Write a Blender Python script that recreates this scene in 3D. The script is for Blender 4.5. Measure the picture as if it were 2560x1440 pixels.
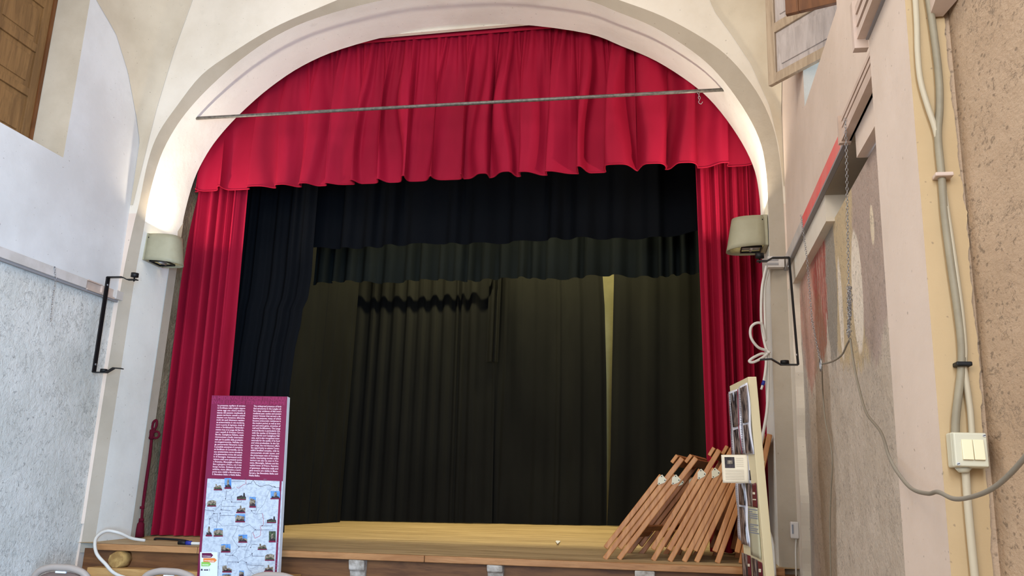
import bpy, bmesh, math, random
from mathutils import Vector, Matrix, noise
for o in list(bpy.data.objects): bpy.data.objects.remove(o)
S = bpy.context.scene; COL = S.collection
random.seed(7)
# ---------------------------------------------------------------- camera
FPX = 2150.0
EYE = Vector((0, 0, 1.5))
def _n(v): return v.normalized()
_d = _n(Vector((409, -537, FPX)))
_u = Vector((324, 9445, FPX)); _u = _n(_u - _d*_u.dot(_d))
_x = _n(_u.cross(_d));
if _x.x < 0: _x = -_x
RX, RY, RZ = _x, _d, _u            # world axes expressed in (right, up, forward)
cam = bpy.data.cameras.new('camera'); cam.sensor_width = 36; cam.lens = 36*FPX/2560
cam.clip_end = 200
co = bpy.data.objects.new('camera', cam); COL.objects.link(co)
right = Vector((RX[0], RY[0], RZ[0])); up = Vector((RX[1], RY[1], RZ[1])); fw = Vector((RX[2], RY[2], RZ[2]))
m = Matrix((right, up, -fw)).transposed().to_4x4(); m.translation = EYE
co.matrix_world = m; S.camera = co
def at(px, py, X=None, Y=None, Z=None):
    v = Vector((px-1280, 720-py, FPX))
    r = Vector((RX.dot(v), RY.dot(v), RZ.dot(v)))
    t = (X-EYE.x)/r.x if X is not None else ((Y-EYE.y)/r.y if Y is not None else (Z-EYE.z)/r.z)
    return EYE + r*t
# ---------------------------------------------------------------- world and light
S.view_settings.view_transform = 'Standard'; S.view_settings.look = 'None'
S.view_settings.exposure = -0.25; S.view_settings.gamma = 1.0
W = bpy.data.worlds.new('world'); S.world = W; W.use_nodes = True
W.node_tree.nodes['Background'].inputs[0].default_value = (0.55, 0.72, 1.0, 1)
W.node_tree.nodes['Background'].inputs[1].default_value = 1.2
def area(name, loc, direction, sx, sy, power, color, spread=180):
    l = bpy.data.lights.new(name, 'AREA'); l.shape = 'RECTANGLE'; l.size = sx; l.size_y = sy
    l.energy = power; l.color = color; l.spread = math.radians(spread)
    o = bpy.data.objects.new(name, l); COL.objects.link(o); o.location = loc
    o.rotation_euler = Vector(direction).to_track_quat('-Z', 'Y').to_euler(); return o
area('daylight_right_window', (2.1, 5.0, 5.0), (-1, .05, -.08), 1.6, 1.8, 105, (.50, .72, 1))
area('daylight_rear_right_windows', (.80, -.8, 3.6), (-1, .55, -.22), 2.4, 1.8, 430, (.72, .85, 1))
area('rear_fill', (-2.1, -3.4, 3.6), (.08, 1, -.05), 4.5, 3.6, 370, (1, .95, .89))  # big soft fill light added behind the camera
area('daylight_low_right', (.78, -1.0, 1.5), (-1, .95, -.10), 1.1, 1.9, 430, (.40, .66, 1), 95)  # low blue light added out of view for the left lower walls
area('hall_fill_warm', (-2.5, 2.8, 6.5), (.8, .75, -1), 2.5, 2.0, 125, (1, .91, .78))  # warm overhead fill added to lift the right wall and pillars
area('stage_light_front', (-2.0, 9.22, 4.9), (0, .1, -1), 3.6, .2, 42, (1, .87, .55))
area('stage_light_back', (-2.0, 10.3, 5.3), (0, .12, -1), 3.8, .05, 230, (1, .89, .47))
area('backstage_fill', (-2.0, 11.45, 5.4), (0, .1, -1), 3.5, .15, 14, (1, .92, .58))  # small lamp added behind the drapes to brighten the back wall
# ---------------------------------------------------------------- materials
def srgb(r, g, b):
    f = lambda c: (c/255/12.92) if c/255 <= .04045 else ((c/255+.055)/1.055)**2.4
    return (f(r), f(g), f(b), 1)
MATS = {}
class NT:
    def __init__(s, name, rough=.8, spec=.3, metal=0, sheen=0):
        s.m = bpy.data.materials.new(name); s.m.use_nodes = True; s.t = s.m.node_tree
        s.b = s.t.nodes['Principled BSDF']; s.b.inputs['Roughness'].default_value = rough
        s.b.inputs['Specular IOR Level'].default_value = spec; s.b.inputs['Metallic'].default_value = metal
        if sheen: s.b.inputs['Sheen Weight'].default_value = sheen
        g = s.t.nodes.new('ShaderNodeNewGeometry'); s.pos = g.outputs['Position']
    def node(s, k, **p):
        n = s.t.nodes.new(k)
        for a, v in p.items(): setattr(n, a, v)
        return n
    def link(s, a, b): s.t.links.new(a, b)
    def mapped(s, loc=(0,0,0), scale=(1,1,1)):
        n = s.node('ShaderNodeMapping'); s.link(s.pos, n.inputs[0])
        n.inputs['Location'].default_value = loc; n.inputs['Scale'].default_value = scale
        return n.outputs[0]
    def noise(s, scale, detail=4, rough=.6, vec=None, dist=0):
        n = s.node('ShaderNodeTexNoise'); n.inputs['Scale'].default_value = scale
        n.inputs['Detail'].default_value = detail; n.inputs['Roughness'].default_value = rough
        n.inputs['Distortion'].default_value = dist
        s.link(vec if vec else s.pos, n.inputs['Vector']); return n.outputs['Fac']
    def ramp(s, fac, lo, hi):
        n = s.node('ShaderNodeMapRange'); n.interpolation_type = 'SMOOTHSTEP'
        s.link(fac, n.inputs['Value']); n.inputs['From Min'].default_value = lo; n.inputs['From Max'].default_value = hi
        return n.outputs[0]
    def math(s, op, a, b=None):
        n = s.node('ShaderNodeMath', operation=op)
        for i, v in enumerate((a, b)):
            if v is None: continue
            if isinstance(v, (int, float)): n.inputs[i].default_value = v
            else: s.link(v, n.inputs[i])
        return n.outputs[0]
    def mix(s, fac, a, b):
        n = s.node('ShaderNodeMix', data_type='RGBA')
        if isinstance(fac, (int, float)): n.inputs[0].default_value = fac
        else: s.link(fac, n.inputs[0])
        for i, v in ((6, a), (7, b)):
            if isinstance(v, tuple): n.inputs[i].default_value = v
            else: s.link(v, n.inputs[i])
        return n.outputs[2]
    def color(s, c):
        if isinstance(c, tuple): s.b.inputs['Base Color'].default_value = c
        else: s.link(c, s.b.inputs['Base Color'])
    def bump(s, h, strength=.3, dist=.01, prev=None):
        n = s.node('ShaderNodeBump'); n.inputs['Strength'].default_value = strength
        n.inputs['Distance'].default_value = dist; s.link(h, n.inputs['Height'])
        if prev: s.link(prev, n.inputs['Normal'])
        s.link(n.outputs[0], s.b.inputs['Normal']); return n.outputs[0]
def simple(name, c, c2=None, scale=6, rough=.7, spec=.3, metal=0, bump=None, sheen=0, vscale=None):
    n = NT(name, rough, spec, metal, sheen)
    v = n.mapped(scale=vscale) if vscale else None
    if c2: n.color(n.mix(n.ramp(n.noise(scale, vec=v), .35, .65), c, c2))
    else: n.color(c)
    if bump: n.bump(n.noise(bump[0], 3, vec=v), bump[1], bump[2])
    MATS[name] = n.m; return n.m
def plaster(name, c, c2, speck=None):
    n = NT(name, .92, .15)
    a = n.mix(n.ramp(n.noise(1.3, 5), .35, .7), c, c2)
    d = tuple(x*.80 for x in c[:3])+(1,)
    a = n.mix(n.math('MULTIPLY', n.ramp(n.noise(5, 6, .7), .60, .80), .5), a, d)
    a = n.mix(n.math('MULTIPLY', n.ramp(n.noise(38, 2), .71, .76), .5), a, srgb(120, 105, 90))
    n.color(a)
    p = n.bump(n.noise(3.0, 3), .25, .03)
    n.bump(n.noise(60, 4), .14, .006, p); MATS[name] = n.m; return n.m
def stucco(name, c, c2, patches=None, strength=.75, scale=1.0, sq=None, pit=.55, pock=0):
    n = NT(name, .95, .1)
    if sq: n.pos = n.mapped(scale=sq)
    base = n.mix(n.ramp(n.noise(1.6, 6, .65), .32, .68), c, c2)
    big = n.noise(19*scale, 6, .62, dist=.25)
    fine = n.noise(75*scale, 3)
    pits = n.ramp(n.noise(27*scale, 5, .7, dist=.5), .60, .655)
    if patches:
        sp = n.node('ShaderNodeSeparateXYZ'); n.link(n.pos, sp.inputs[0])
        wob = n.math('SUBTRACT', n.noise(9, 6, .75, vec=n.mapped(scale=(1, 1.4, .6))), .5)
        for (y0, z0, a, b, pc, amt, wv) in patches:
            dy = n.math('DIVIDE', n.math('SUBTRACT', sp.outputs[1], y0), a)
            dz = n.math('DIVIDE', n.math('SUBTRACT', sp.outputs[2], z0), b)
            r = n.math('ADD', n.math('MULTIPLY', dy, dy), n.math('MULTIPLY', dz, dz))
            r = n.math('ADD', r, n.math('MULTIPLY', wob, wv))
            mask = n.math('SUBTRACT', 1, n.ramp(r, .85, 1.15))
            base = n.mix(n.math('MULTIPLY', mask, amt), base, pc)
            if pc[0] > pc[1]*2.0:
                st = n.ramp(n.noise(26, 5, .7, vec=n.mapped(scale=(1, 1.4, .16))), .54, .62)
                base = n.mix(n.math('MULTIPLY', n.math('MULTIPLY', mask, st), .6), base, srgb(214, 190, 172))
    dk = tuple(x*.42 for x in c[:3])+(1,)
    cr = n.math('ABSOLUTE', n.math('SUBTRACT', n.noise(13*scale, 5, .75, dist=.6), .5))
    cr = n.math('MULTIPLY', n.math('SUBTRACT', 1, n.ramp(cr, .004, .024)), n.ramp(n.noise(6*scale, 4), .50, .60))
    pits = n.math('MAXIMUM', pits, cr)
    if pock:
        vo = n.node('ShaderNodeTexVoronoi'); vo.inputs['Scale'].default_value = 30*scale; n.link(n.pos, vo.inputs['Vector'])
        pk = n.math('MULTIPLY', n.math('SUBTRACT', 1, n.ramp(vo.outputs['Distance'], .14, .30)), n.ramp(n.noise(15*scale, 4, .7), .47, .54))
        pits = n.math('MAXIMUM', pits, n.math('MULTIPLY', pk, pock))
    n.color(n.mix(n.math('MULTIPLY', pits, pit), base, dk))
    p = n.bump(big, strength, .035)
    p = n.bump(n.math('SUBTRACT', 1, pits), strength*.6, .02, p)
    n.bump(fine, .35, .008, p); MATS[name] = n.m; return n.m
plaster('plaster_white', srgb(222, 220, 218), srgb(208, 205, 202))
plaster('plaster_cream', srgb(230, 220, 205), srgb(218, 207, 190))
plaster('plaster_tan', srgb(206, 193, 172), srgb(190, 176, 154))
plaster('plaster_band', srgb(172, 160, 144), srgb(160, 148, 131))  # the arch band's lesser light is put into this darker tone
plaster('plaster_pink', srgb(222, 203, 188), srgb(211, 192, 176))
plaster('plaster_ochre', srgb(194, 168, 130), srgb(182, 156, 118))
plaster('plaster_jamb', srgb(238, 236, 228), srgb(224, 221, 212))
stucco('stucco_grey', srgb(218, 215, 208), srgb(198, 196, 188), strength=.4, pit=.75)
stucco('stucco_brown', srgb(182, 160, 138), srgb(160, 138, 116), strength=.8)
stucco('stucco_near', srgb(196, 170, 144), srgb(178, 152, 126), strength=.22, scale=1.5, sq=(1, .6, 1), pit=.8, pock=.95)
stucco('stucco_olive', srgb(150, 138, 112), srgb(128, 116, 92), strength=.8, scale=1.3)
stucco('stucco_hollow', srgb(150, 128, 104), srgb(116, 98, 80), strength=.8)
P = lambda px, py: at(px, py, X=.95)
def pt(px, py, a, b, c, amt=1, wv=1.6):
    q = P(px, py); return (q.y, q.z, a, b, c, amt, wv)
stucco('stucco_patched', srgb(212, 197, 181), srgb(192, 177, 160), strength=.4, pit=.7, pock=.5, patches=[
    pt(2130, 640, .75, .62, srgb(198, 176, 140), .9),
    pt(2170, 520, .38, .75, srgb(178, 158, 148), .9, 1.2),
    pt(2075, 690, .20, .55, srgb(150, 142, 132), .9),
    pt(2045, 680, .30, .62, srgb(168, 82, 72), .85, 2.0),
    pt(2022, 780, .42, .55, srgb(196, 128, 112), .6, 2.6),
    pt(2038, 660, .10, .45, srgb(146, 58, 54), .55, 2.6),
    pt(2143, 730, .13, .33, srgb(232, 218, 200), 1, .7),
    pt(2102, 770, .06, .30, srgb(230, 216, 198), 1, .7),
    pt(2180, 560, .04, .10, srgb(226, 208, 182), 1, 1.5),
    pt(2063, 1130, .30, 1.1, srgb(140, 114, 86), .5, 1.2),
    pt(2010, 1150, .40, 1.0, srgb(172, 168, 162), .6, 1.2)])
def wood(name, c, c2, axis='X', rough=.5, scale=9, bump=.15):
    n = NT(name, rough, .35)
    sc = {'X': (.12, 1, 1), 'Y': (1, .12, 1), 'Z': (1, 1, .12)}[axis]
    g = n.noise(scale*1.6, 6, .65, vec=n.mapped(scale=sc), dist=.8)
    a = n.mix(n.ramp(g, .35, .68), c, c2)
    dk = tuple(x*.55 for x in c2[:3])+(1,)
    a = n.mix(n.math('MULTIPLY', n.ramp(n.noise(scale*5, 4, vec=n.mapped(scale=sc)), .58, .72), .45), a, dk)
    n.color(a); n.bump(g, bump, .01); MATS[name] = n.m; return n.m
wood('wood_shutter_brown', srgb(142, 104, 62), srgb(112, 80, 46), 'Z', .55)
wood('wood_shutter_dark', srgb(120, 74, 38), srgb(92, 54, 26), 'Z', .5)
wood('wood_shutter_lit', srgb(186, 164, 138), srgb(160, 138, 114), 'Z', .35)  # window daylight on the far shutter is put into this paler wood
wood('wood_panel_lit', srgb(196, 184, 178), srgb(170, 158, 152), 'Z', .3)  # panels of the same leaf, daylight in the colour too
wood('wood_trestle', srgb(194, 138, 86), srgb(170, 112, 64), 'Z', .45)
wood('wood_trestle_dark', srgb(164, 106, 62), srgb(138, 84, 46), 'Z', .5)
wood('wood_edge', srgb(178, 130, 84), srgb(152, 104, 62), 'X', .55)
wood('wood_front', srgb(120, 80, 46), srgb(90, 56, 32), 'X', .6)
wood('wood_ledge', srgb(190, 148, 92), srgb(162, 120, 72), 'X', .6)
# stage floor
n = NT('stage_boards', .55, .35)
g = n.noise(3.2, 6, .7, vec=n.mapped(scale=(.35, 6, 1)), dist=.4)
a = n.mix(n.ramp(g, .32, .68), srgb(204, 176, 132), srgb(150, 124, 86))
a = n.mix(n.math('MULTIPLY', n.ramp(n.noise(9, 4, .7, vec=n.mapped(scale=(.5, 5, 1))), .6, .75), .5), a, srgb(96, 78, 54))
sp = n.node('ShaderNodeSeparateXYZ'); n.link(n.pos, sp.inputs[0])
fr = n.math('FRACT', n.math('MULTIPLY', sp.outputs[1], 5.5))
gap = n.math('SUBTRACT', 1, n.ramp(fr, .0, .035))
a = n.mix(n.math('MULTIPLY', gap, .6), a, srgb(60, 50, 36))
n.color(a); n.bump(g, .1, .01); MATS['stage_boards'] = n.m
def fabric(name, c, c2, sheen=.3, rough=.85, spec=.1):
    n = NT(name, rough, spec, 0, sheen)
    if sheen:
        n.b.inputs['Sheen Roughness'].default_value = .45
        n.b.inputs['Sheen Tint'].default_value = c
    n.color(n.mix(n.ramp(n.noise(2.5, 4, vec=n.mapped(scale=(1, 1, .3))), .35, .65), c, c2))
    n.bump(n.noise(140, 2), .08, .003); MATS[name] = n.m
fabric('velvet_red', srgb(152, 15, 46), srgb(138, 11, 40), .2, .75, .15)
fabric('velvet_trim', srgb(158, 26, 52), srgb(146, 20, 44), .2)
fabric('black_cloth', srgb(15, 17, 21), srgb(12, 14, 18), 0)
fabric('black_cloth_greenlit', srgb(23, 28, 28), srgb(18, 23, 23), 0)  # black cloth with its greenish stage light tinted in
fabric('black_cloth_olivelit', srgb(21, 21, 19), srgb(16, 16, 15), 0)  # black cloth with a trace of olive stage light in its colour
fabric('cord_red', srgb(108, 20, 40), srgb(80, 12, 30), 0)
simple('steel_rod', srgb(120, 116, 110), srgb(92, 88, 84), 30, .5, .4, .5)
simple('black_metal', srgb(22, 22, 24), rough=.45)
simple('galvanised', srgb(176, 178, 182), rough=.35, metal=.9)
simple('lamp_beige', srgb(164, 159, 134), srgb(154, 149, 124), 4, .45)
simple('reflector', srgb(206, 208, 210), rough=.35, metal=.35)
simple('black_plastic', srgb(18, 18, 20), rough=.5)
simple('blue_plastic', srgb(40, 50, 140), rough=.4)
simple('cable_white', srgb(212, 208, 200), rough=.45)
simple('cable_grey', srgb(140, 132, 118), rough=.5)
simple('conduit_grey', srgb(150, 140, 118), srgb(138, 128, 108), 9, .5)
simple('conduit_light', srgb(188, 176, 152), rough=.45)
simple('hinge_metal', srgb(206, 198, 168), rough=.4, spec=.5)
simple('switch_grey', srgb(206, 202, 180), rough=.35, spec=.4)
simple('switch_key', srgb(238, 226, 190), rough=.3, spec=.4)
simple('white_plastic', srgb(216, 210, 206), rough=.4)
simple('rail_white', srgb(206, 198, 192), srgb(192, 184, 176), 5, .7)
simple('rail_cream', srgb(206, 184, 170), srgb(194, 172, 156), 5, .7)
simple('rail_painted_glow', srgb(236, 104, 100), srgb(226, 132, 124), 4, .6)  # reddish glow on the rail, put into the board's colour
simple('rail_grey', srgb(150, 146, 146), rough=.6)
simple('chair_taupe', srgb(158, 146, 137), rough=.4, spec=.4)
simple('chair_shell', srgb(112, 92, 84), rough=.5)
fabric('chair_red', srgb(96, 20, 26), srgb(76, 14, 20), .2)
simple('board_white', srgb(226, 232, 240), rough=.5)
simple('board_maroon', srgb(122, 22, 66), srgb(114, 20, 62), 2, .35, .4)
simple('board_maroon_light', srgb(146, 44, 88), rough=.4)
simple('board_text', srgb(236, 206, 218), rough=.5)
n = NT('map_paper', .45, .35)
a = n.mix(n.ramp(n.noise(34, 7, .75), .44, .60), srgb(192, 202, 212), srgb(170, 180, 194))
n.color(a); MATS['map_paper'] = n.m
simple('ink_dark', srgb(60, 52, 72), rough=.6)
simple('ink_grey', srgb(132, 138, 152), rough=.6)
simple('ink_red', srgb(178, 84, 100), rough=.6)
simple('photo_sky', srgb(60, 120, 190), srgb(110, 156, 204), 20, .4)
simple('photo_stone', srgb(158, 146, 128), srgb(84, 72, 62), 60, .4)
simple('photo_green', srgb(76, 92, 62), srgb(44, 50, 40), 60, .4)
simple('photo_dark', srgb(62, 52, 60), srgb(28, 24, 28), 50, .4)
simple('photo_caption', srgb(112, 22, 58), rough=.4)
simple('tag_plum', srgb(98, 24, 68), rough=.4); simple('tag_orange', srgb(226, 130, 62), rough=.4)
simple('tag_green', srgb(140, 196, 90), rough=.4); simple('tag_white', srgb(244, 244, 246), rough=.4)
simple('legend_paper', srgb(222, 230, 236), rough=.5)
simple('board_cream', srgb(224, 210, 172), rough=.55); simple('board_sage', srgb(192, 188, 160), rough=.55)
simple('paper_white', srgb(226, 226, 236), rough=.6); simple('ink_faint', srgb(176, 164, 146), rough=.6)
simple('paper_cream', srgb(232, 220, 196), rough=.6)
n = NT('print_photo', .4, .3)
a = n.mix(n.ramp(n.noise(24, 4, .6, vec=n.mapped(scale=(1, 1, .35))), .42, .6), srgb(44, 38, 42), srgb(150, 132, 124))
a = n.mix(n.ramp(n.noise(9, 3, .5, vec=n.mapped(loc=(3, 1, 0), scale=(1, 1, .5))), .60, .66), a, srgb(196, 204, 216))
n.color(a); MATS['print_photo'] = n.m
simple('print_maroon', srgb(98, 28, 42), rough=.4); simple('print_red_line', srgb(150, 60, 76), rough=.5)
simple('stone_corbel', srgb(196, 188, 178), srgb(150, 140, 128), 14, .9, bump=(30, .5, .01))
simple('log_wood', srgb(180, 146, 88), srgb(138, 104, 58), 12, .8, bump=(20, .5, .01))
simple('yellow_wall', srgb(210, 200, 150), srgb(198, 188, 138), 3, .9)
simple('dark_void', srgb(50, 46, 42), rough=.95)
simple('floor_tile', srgb(150, 130, 110), srgb(130, 110, 92), 3, .6)
n = NT('bulb_glow'); n.b.inputs['Emission Color'].default_value = (1, .9, .75, 1); n.b.inputs['Emission Strength'].default_value = 1.2
n.color(srgb(250, 240, 225)); MATS['bulb_glow'] = n.m
M = MATS
# ---------------------------------------------------------------- mesh helpers
def base_of(par):
    while par.parent: par = par.parent
    return Vector(par.location)
class MB:
    """collects geometry in world coordinates and links it as one mesh object"""
    def __init__(s): s.v = []; s.f = []; s.mi = []; s.mats = []; s.sm = []
    def _m(s, mat):
        mat = M[mat] if isinstance(mat, str) else mat
        if mat not in s.mats: s.mats.append(mat)
        return s.mats.index(mat)
    def face(s, pts, mat, smooth=False):
        k = len(s.v); s.v += [Vector(p) for p in pts]; s.f.append(tuple(range(k, k+len(pts)))); s.mi.append(s._m(mat)); s.sm.append(smooth); return s
    def hexa(s, p, mat):   # 8 points: bottom 4 then top 4
        k = len(s.v); s.v += [Vector(q) for q in p]; i = s._m(mat)
        for f in ((3,2,1,0), (4,5,6,7), (0,1,5,4), (1,2,6,5), (2,3,7,6), (3,0,4,7)):
            s.f.append(tuple(k+j for j in f)); s.mi.append(i); s.sm.append(False)
        return s
    def box(s, a, b, mat):
        (x0, y0, z0), (x1, y1, z1) = a, b
        x0, x1 = sorted((x0, x1)); y0, y1 = sorted((y0, y1)); z0, z1 = sorted((z0, z1))
        return s.hexa([(x0,y0,z0),(x1,y0,z0),(x1,y1,z0),(x0,y1,z0),(x0,y0,z1),(x1,y0,z1),(x1,y1,z1),(x0,y1,z1)], mat)
    def bar(s, a, b, w, h, mat, upv=(0, 0, 1)):  # oriented box from a to b; w along side, h along up
        a, b = Vector(a), Vector(b); d = (b-a).normalized(); u = Vector(upv)
        sd = d.cross(u).normalized(); u = sd.cross(d).normalized()
        o = [sd*(-w/2)-u*(h/2), sd*(w/2)-u*(h/2), sd*(w/2)+u*(h/2), sd*(-w/2)+u*(h/2)]
        return s.hexa([a+q for q in o]+[b+q for q in o], mat)
    def grid(s, fn, nu, nv, mat, smooth=True):
        k = len(s.v); i = s._m(mat)
        for a in range(nu+1):
            for b in range(nv+1): s.v.append(Vector(fn(a/nu, b/nv)))
        for a in range(nu):
            for b in range(nv):
                q = k+a*(nv+1)+b; s.f.append((q, q+nv+1, q+nv+2, q+1)); s.mi.append(i); s.sm.append(smooth)
        return s
    def tube(s, pts, r, mat, seg=8, closed=False):
        pts = [Vector(p) for p in pts]; nn = len(pts); k = len(s.v); i = s._m(mat); prev = None
        for j, p in enumerate(pts):
            if closed: t = (pts[(j+1) % nn]-pts[j-1]).normalized()
            else: t = (pts[min(j+1, nn-1)]-pts[max(j-1, 0)]).normalized()
            if prev is None:
                a = t.cross(Vector((0, 0, 1)));
                if a.length < .1: a = t.cross(Vector((1, 0, 0)))
            else: a = prev-t*prev.dot(t)
            a.normalize(); prev = a; b = t.cross(a)
            rr = r[j] if isinstance(r, (list, tuple)) else r
            for q in range(seg):
                w = 2*math.pi*q/seg; s.v.append(p+a*math.cos(w)*rr+b*math.sin(w)*rr)
        for j in range(nn if closed else nn-1):
            for q in range(seg):
                A = k+j*seg; B = k+((j+1) % nn)*seg; s.f.append((A+q, A+(q+1) % seg, B+(q+1) % seg, B+q)); s.mi.append(i); s.sm.append(True)
        if not closed:
            s.f.append(tuple(k+q for q in reversed(range(seg)))); s.mi.append(i); s.sm.append(False)
            s.f.append(tuple(k+(nn-1)*seg+q for q in range(seg))); s.mi.append(i); s.sm.append(False)
        return s
    def prism(s, pts, vec, mat):
        vec = Vector(vec); pts = [Vector(p) for p in pts]; k = len(s.v); nn = len(pts); i = s._m(mat)
        s.v += pts+[p+vec for p in pts]
        s.f.append(tuple(range(k, k+nn))[::-1]); s.f.append(tuple(range(k+nn, k+2*nn))); s.mi += [i, i]; s.sm += [False]*2
        for j in range(nn):
            s.f.append((k+j, k+(j+1) % nn, k+nn+(j+1) % nn, k+nn+j)); s.mi.append(i); s.sm.append(False)
        return s
    def build(s, name, parent=None, origin=None, bevel=0, solid=0, fix=True):
        if parent is not None: org = base_of(parent)
        elif origin is not None: org = Vector(origin)
        else:
            org = Vector([sum(v[i] for v in s.v)/len(s.v) for i in range(3)]); org.z = min(v.z for v in s.v)
        me = bpy.data.meshes.new(name); me.from_pydata([v-org for v in s.v], [], s.f)
        for mt in s.mats: me.materials.append(mt)
        me.polygons.foreach_set('material_index', s.mi); me.polygons.foreach_set('use_smooth', s.sm); me.update()
        if fix:
            bm = bmesh.new(); bm.from_mesh(me); bmesh.ops.recalc_face_normals(bm, faces=bm.faces); bm.to_mesh(me); bm.free()
        o = bpy.data.objects.new(name, me); COL.objects.link(o)
        if parent is None: o.location = org
        else: o.parent = parent
        if bevel:
            md = o.modifiers.new('bevel', 'BEVEL'); md.width = bevel; md.segments = 2; md.limit_method = 'ANGLE'
        if solid:
            md = o.modifiers.new('solid', 'SOLIDIFY'); md.thickness = solid; md.offset = 0
        return o
def tag(o, label=None, cat=None, group=None, kind=None):
    if label: o['label'] = label
    if cat: o['category'] = cat
    if group: o['group'] = group
    if kind: o['kind'] = kind
    return o
def thing(name, loc, label, cat, group=None):
    o = bpy.data.objects.new(name, None); COL.objects.link(o); o.location = loc; o.empty_display_size = .1
    return tag(o, label, cat, group)
def struct(name, mb, label=None, parent=None, cat=None, **k):
    o = mb.build(name, parent, **k)
    if parent is None: o['kind'] = 'structure'
    if label: o['label'] = label
    if cat: o['category'] = cat
    return o
def smooth(pts, n=8):
    pts = [Vector(p) for p in pts]; out = []
    for i in range(len(pts)-1):
        p0 = pts[max(i-1, 0)]; p1 = pts[i]; p2 = pts[i+1]; p3 = pts[min(i+2, len(pts)-1)]
        for j in range(n):
            t = j/n
            out.append(.5*((2*p1)+(-p0+p2)*t+(2*p0-5*p1+4*p2-p3)*t*t+(-p0+3*p1-3*p2+p3)*t**3))
    out.append(pts[-1]); return out
def stage_z(x, y):
    return .985+.0133*(x+4.9)+max(0, y-6.9)/4.1*(.118+.009*(x+4.3))
def interp(tab, t):
    if t <= tab[0][0]: return tab[0][1]
    for (a, va), (b, vb) in zip(tab, tab[1:]):
        if t <= b: return va+(vb-va)*(t-a)/(b-a)
    return tab[-1][1]
XL, XR, YF = -5.05, .90, 6.93      # hall: left wall, right wall, front (proscenium) wall
# ---------------------------------------------------------------- floor, ceiling
struct('floor', MB().box((-5.6, -3.6, -.1), (1.3, 12.2, 0), 'floor_tile'), 'plain stone floor of the hall', cat='floor')
# ---------------------------------------------------------------- proscenium wall with the arch
inn = [(-4.965, .9), (-4.955, 2.2), (-4.945, 3.3), (-4.925, 3.83), (-4.918, 4.16), (-4.86, 4.551), (-4.752, 4.837), (-4.613, 5.061), (-4.41, 5.297),
       (-4.121, 5.562), (-3.781, 5.789), (-3.365, 5.954), (-2.696, 6.095), (-2.1, 6.125), (-1.5, 6.10), (-.822, 5.955), (-.478, 5.792),
       (-.147, 5.612), (.178, 5.358), (.389, 5.13), (.589, 4.811), (.716, 4.518), (.762, 4.257), (.772, 3.9), (.766, 3.0), (.762, 2.2), (.758, .9)]
out = [(-5.04, .9), (-5.035, 2.2), (-5.02, 3.3), (-4.985, 3.83), (-4.958, 4.09), (-4.93, 4.5), (-4.86, 4.78), (-4.701, 5.06), (-4.489, 5.365),
       (-4.20, 5.58), (-3.82, 5.81), (-3.40, 5.985), (-2.72, 6.22), (-2.1, 6.29), (-1.45, 6.24), (-.80, 6.02), (-.45, 5.86),
       (-.07, 5.67), (.282, 5.425), (.50, 5.215), (.70, 4.91), (.82, 4.60), (.868, 4.30), (.885, 3.9), (.888, 3.0), (.89, 2.2), (.89, .9)]
def resample(a, n):
    p = [Vector((x, 0, z)) for x, z in a]; q = smooth(p, n); return [(v.x, v.z) for v in q]
INN, OUT = resample(inn, 4), resample(out, 4)
YI, YO, YB = 7.0, 6.925, 7.61
mb = MB(); N = len(INN)-1
mb.grid(lambda u, v: (INN[round(u*N)][0], YI+(YB-YI)*v, INN[round(u*N)][1]), N, 6, 'plaster_jamb')
struct('trim_1', mb, 'cream plaster underside and jambs of the proscenium arch', cat='arch soffit', fix=False)
mb = MB()
mb.grid(lambda u, v: (OUT[round(u*N)][0]*(1-v)+INN[round(u*N)][0]*v, YO*(1-v)+YI*v, OUT[round(u*N)][1]*(1-v)+INN[round(u*N)][1]*v), N, 3, 'plaster_band')
struct('trim_2', mb, 'grey beige plaster band running round the proscenium arch', cat='arch band', fix=False)
# front wall above / outside the band
mb = MB()
def wall_pt(x, z): return (x, YO, z)
Cx, Cz = -2.1, 3.0
def outward(x, z):   # push to the wall's outer rectangle
    if z < 4.0: return (-5.15 if x < Cx else 1.05, z)
    dx, dz = x-Cx, z-Cz
    t = 99
    if dx > 0: t = min(t, (1.05-Cx)/dx)
    if dx < 0: t = min(t, (-5.15-Cx)/dx)
    if dz > 0: t = min(t, (7.4-Cz)/dz)
    return (Cx+dx*t, Cz+dz*t)
K0 = next(i for i, p in enumerate(OUT) if p[1] > 1.1); K1 = max(i for i, p in enumerate(OUT) if p[1] > 1.1)
for i in range(K0, K1):
    a, b = OUT[i], OUT[i+1]; c, d = outward(*b), outward(*a)
    mb.face([wall_pt(*a), wall_pt(*b), wall_pt(*c), wall_pt(*d)], 'plaster_cream' if max(a[1], b[1]) > 4.0 else 'plaster_pink')
struct('wall_front', mb, 'cream plaster front wall above the stage arch', cat='wall', fix=False)
mb = MB()   # stage side walls, back wall and stage-house ceiling, header behind the arch crown
mb.face([(-4.96, 7.50, .9), (-4.945, 7.61, .9), (-4.915, 7.61, 4.1), (-4.93, 7.50, 3.9)], 'plaster_band')
mb.face([(-4.975, 7.615, .9), (-4.985, 8.3, .9), (-4.985, 8.3, 6.5), (-4.965, 7.615, 6.5)], 'stucco_olive')
mb.face([(-4.985, 8.3, .9), (-5.08, 12, .9), (-5.08, 12, 6.5), (-4.985, 8.3, 6.5)], 'stucco_olive')
struct('wall_stage_left', mb, 'rough olive stage side wall beside the left red curtain', cat='wall', fix=False)
mb = MB().face([(.84, YB, .9), (.84, 12, .9), (.84, 12, 6.5), (.84, YB, 6.5)], 'stucco_olive')
struct('wall_stage_right', mb, 'stage side wall behind the right red curtain', cat='wall', fix=False)
mb = MB().box((-5.1, 12, .5), (.9, 12.1, 6.6), 'yellow_wall')
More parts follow.
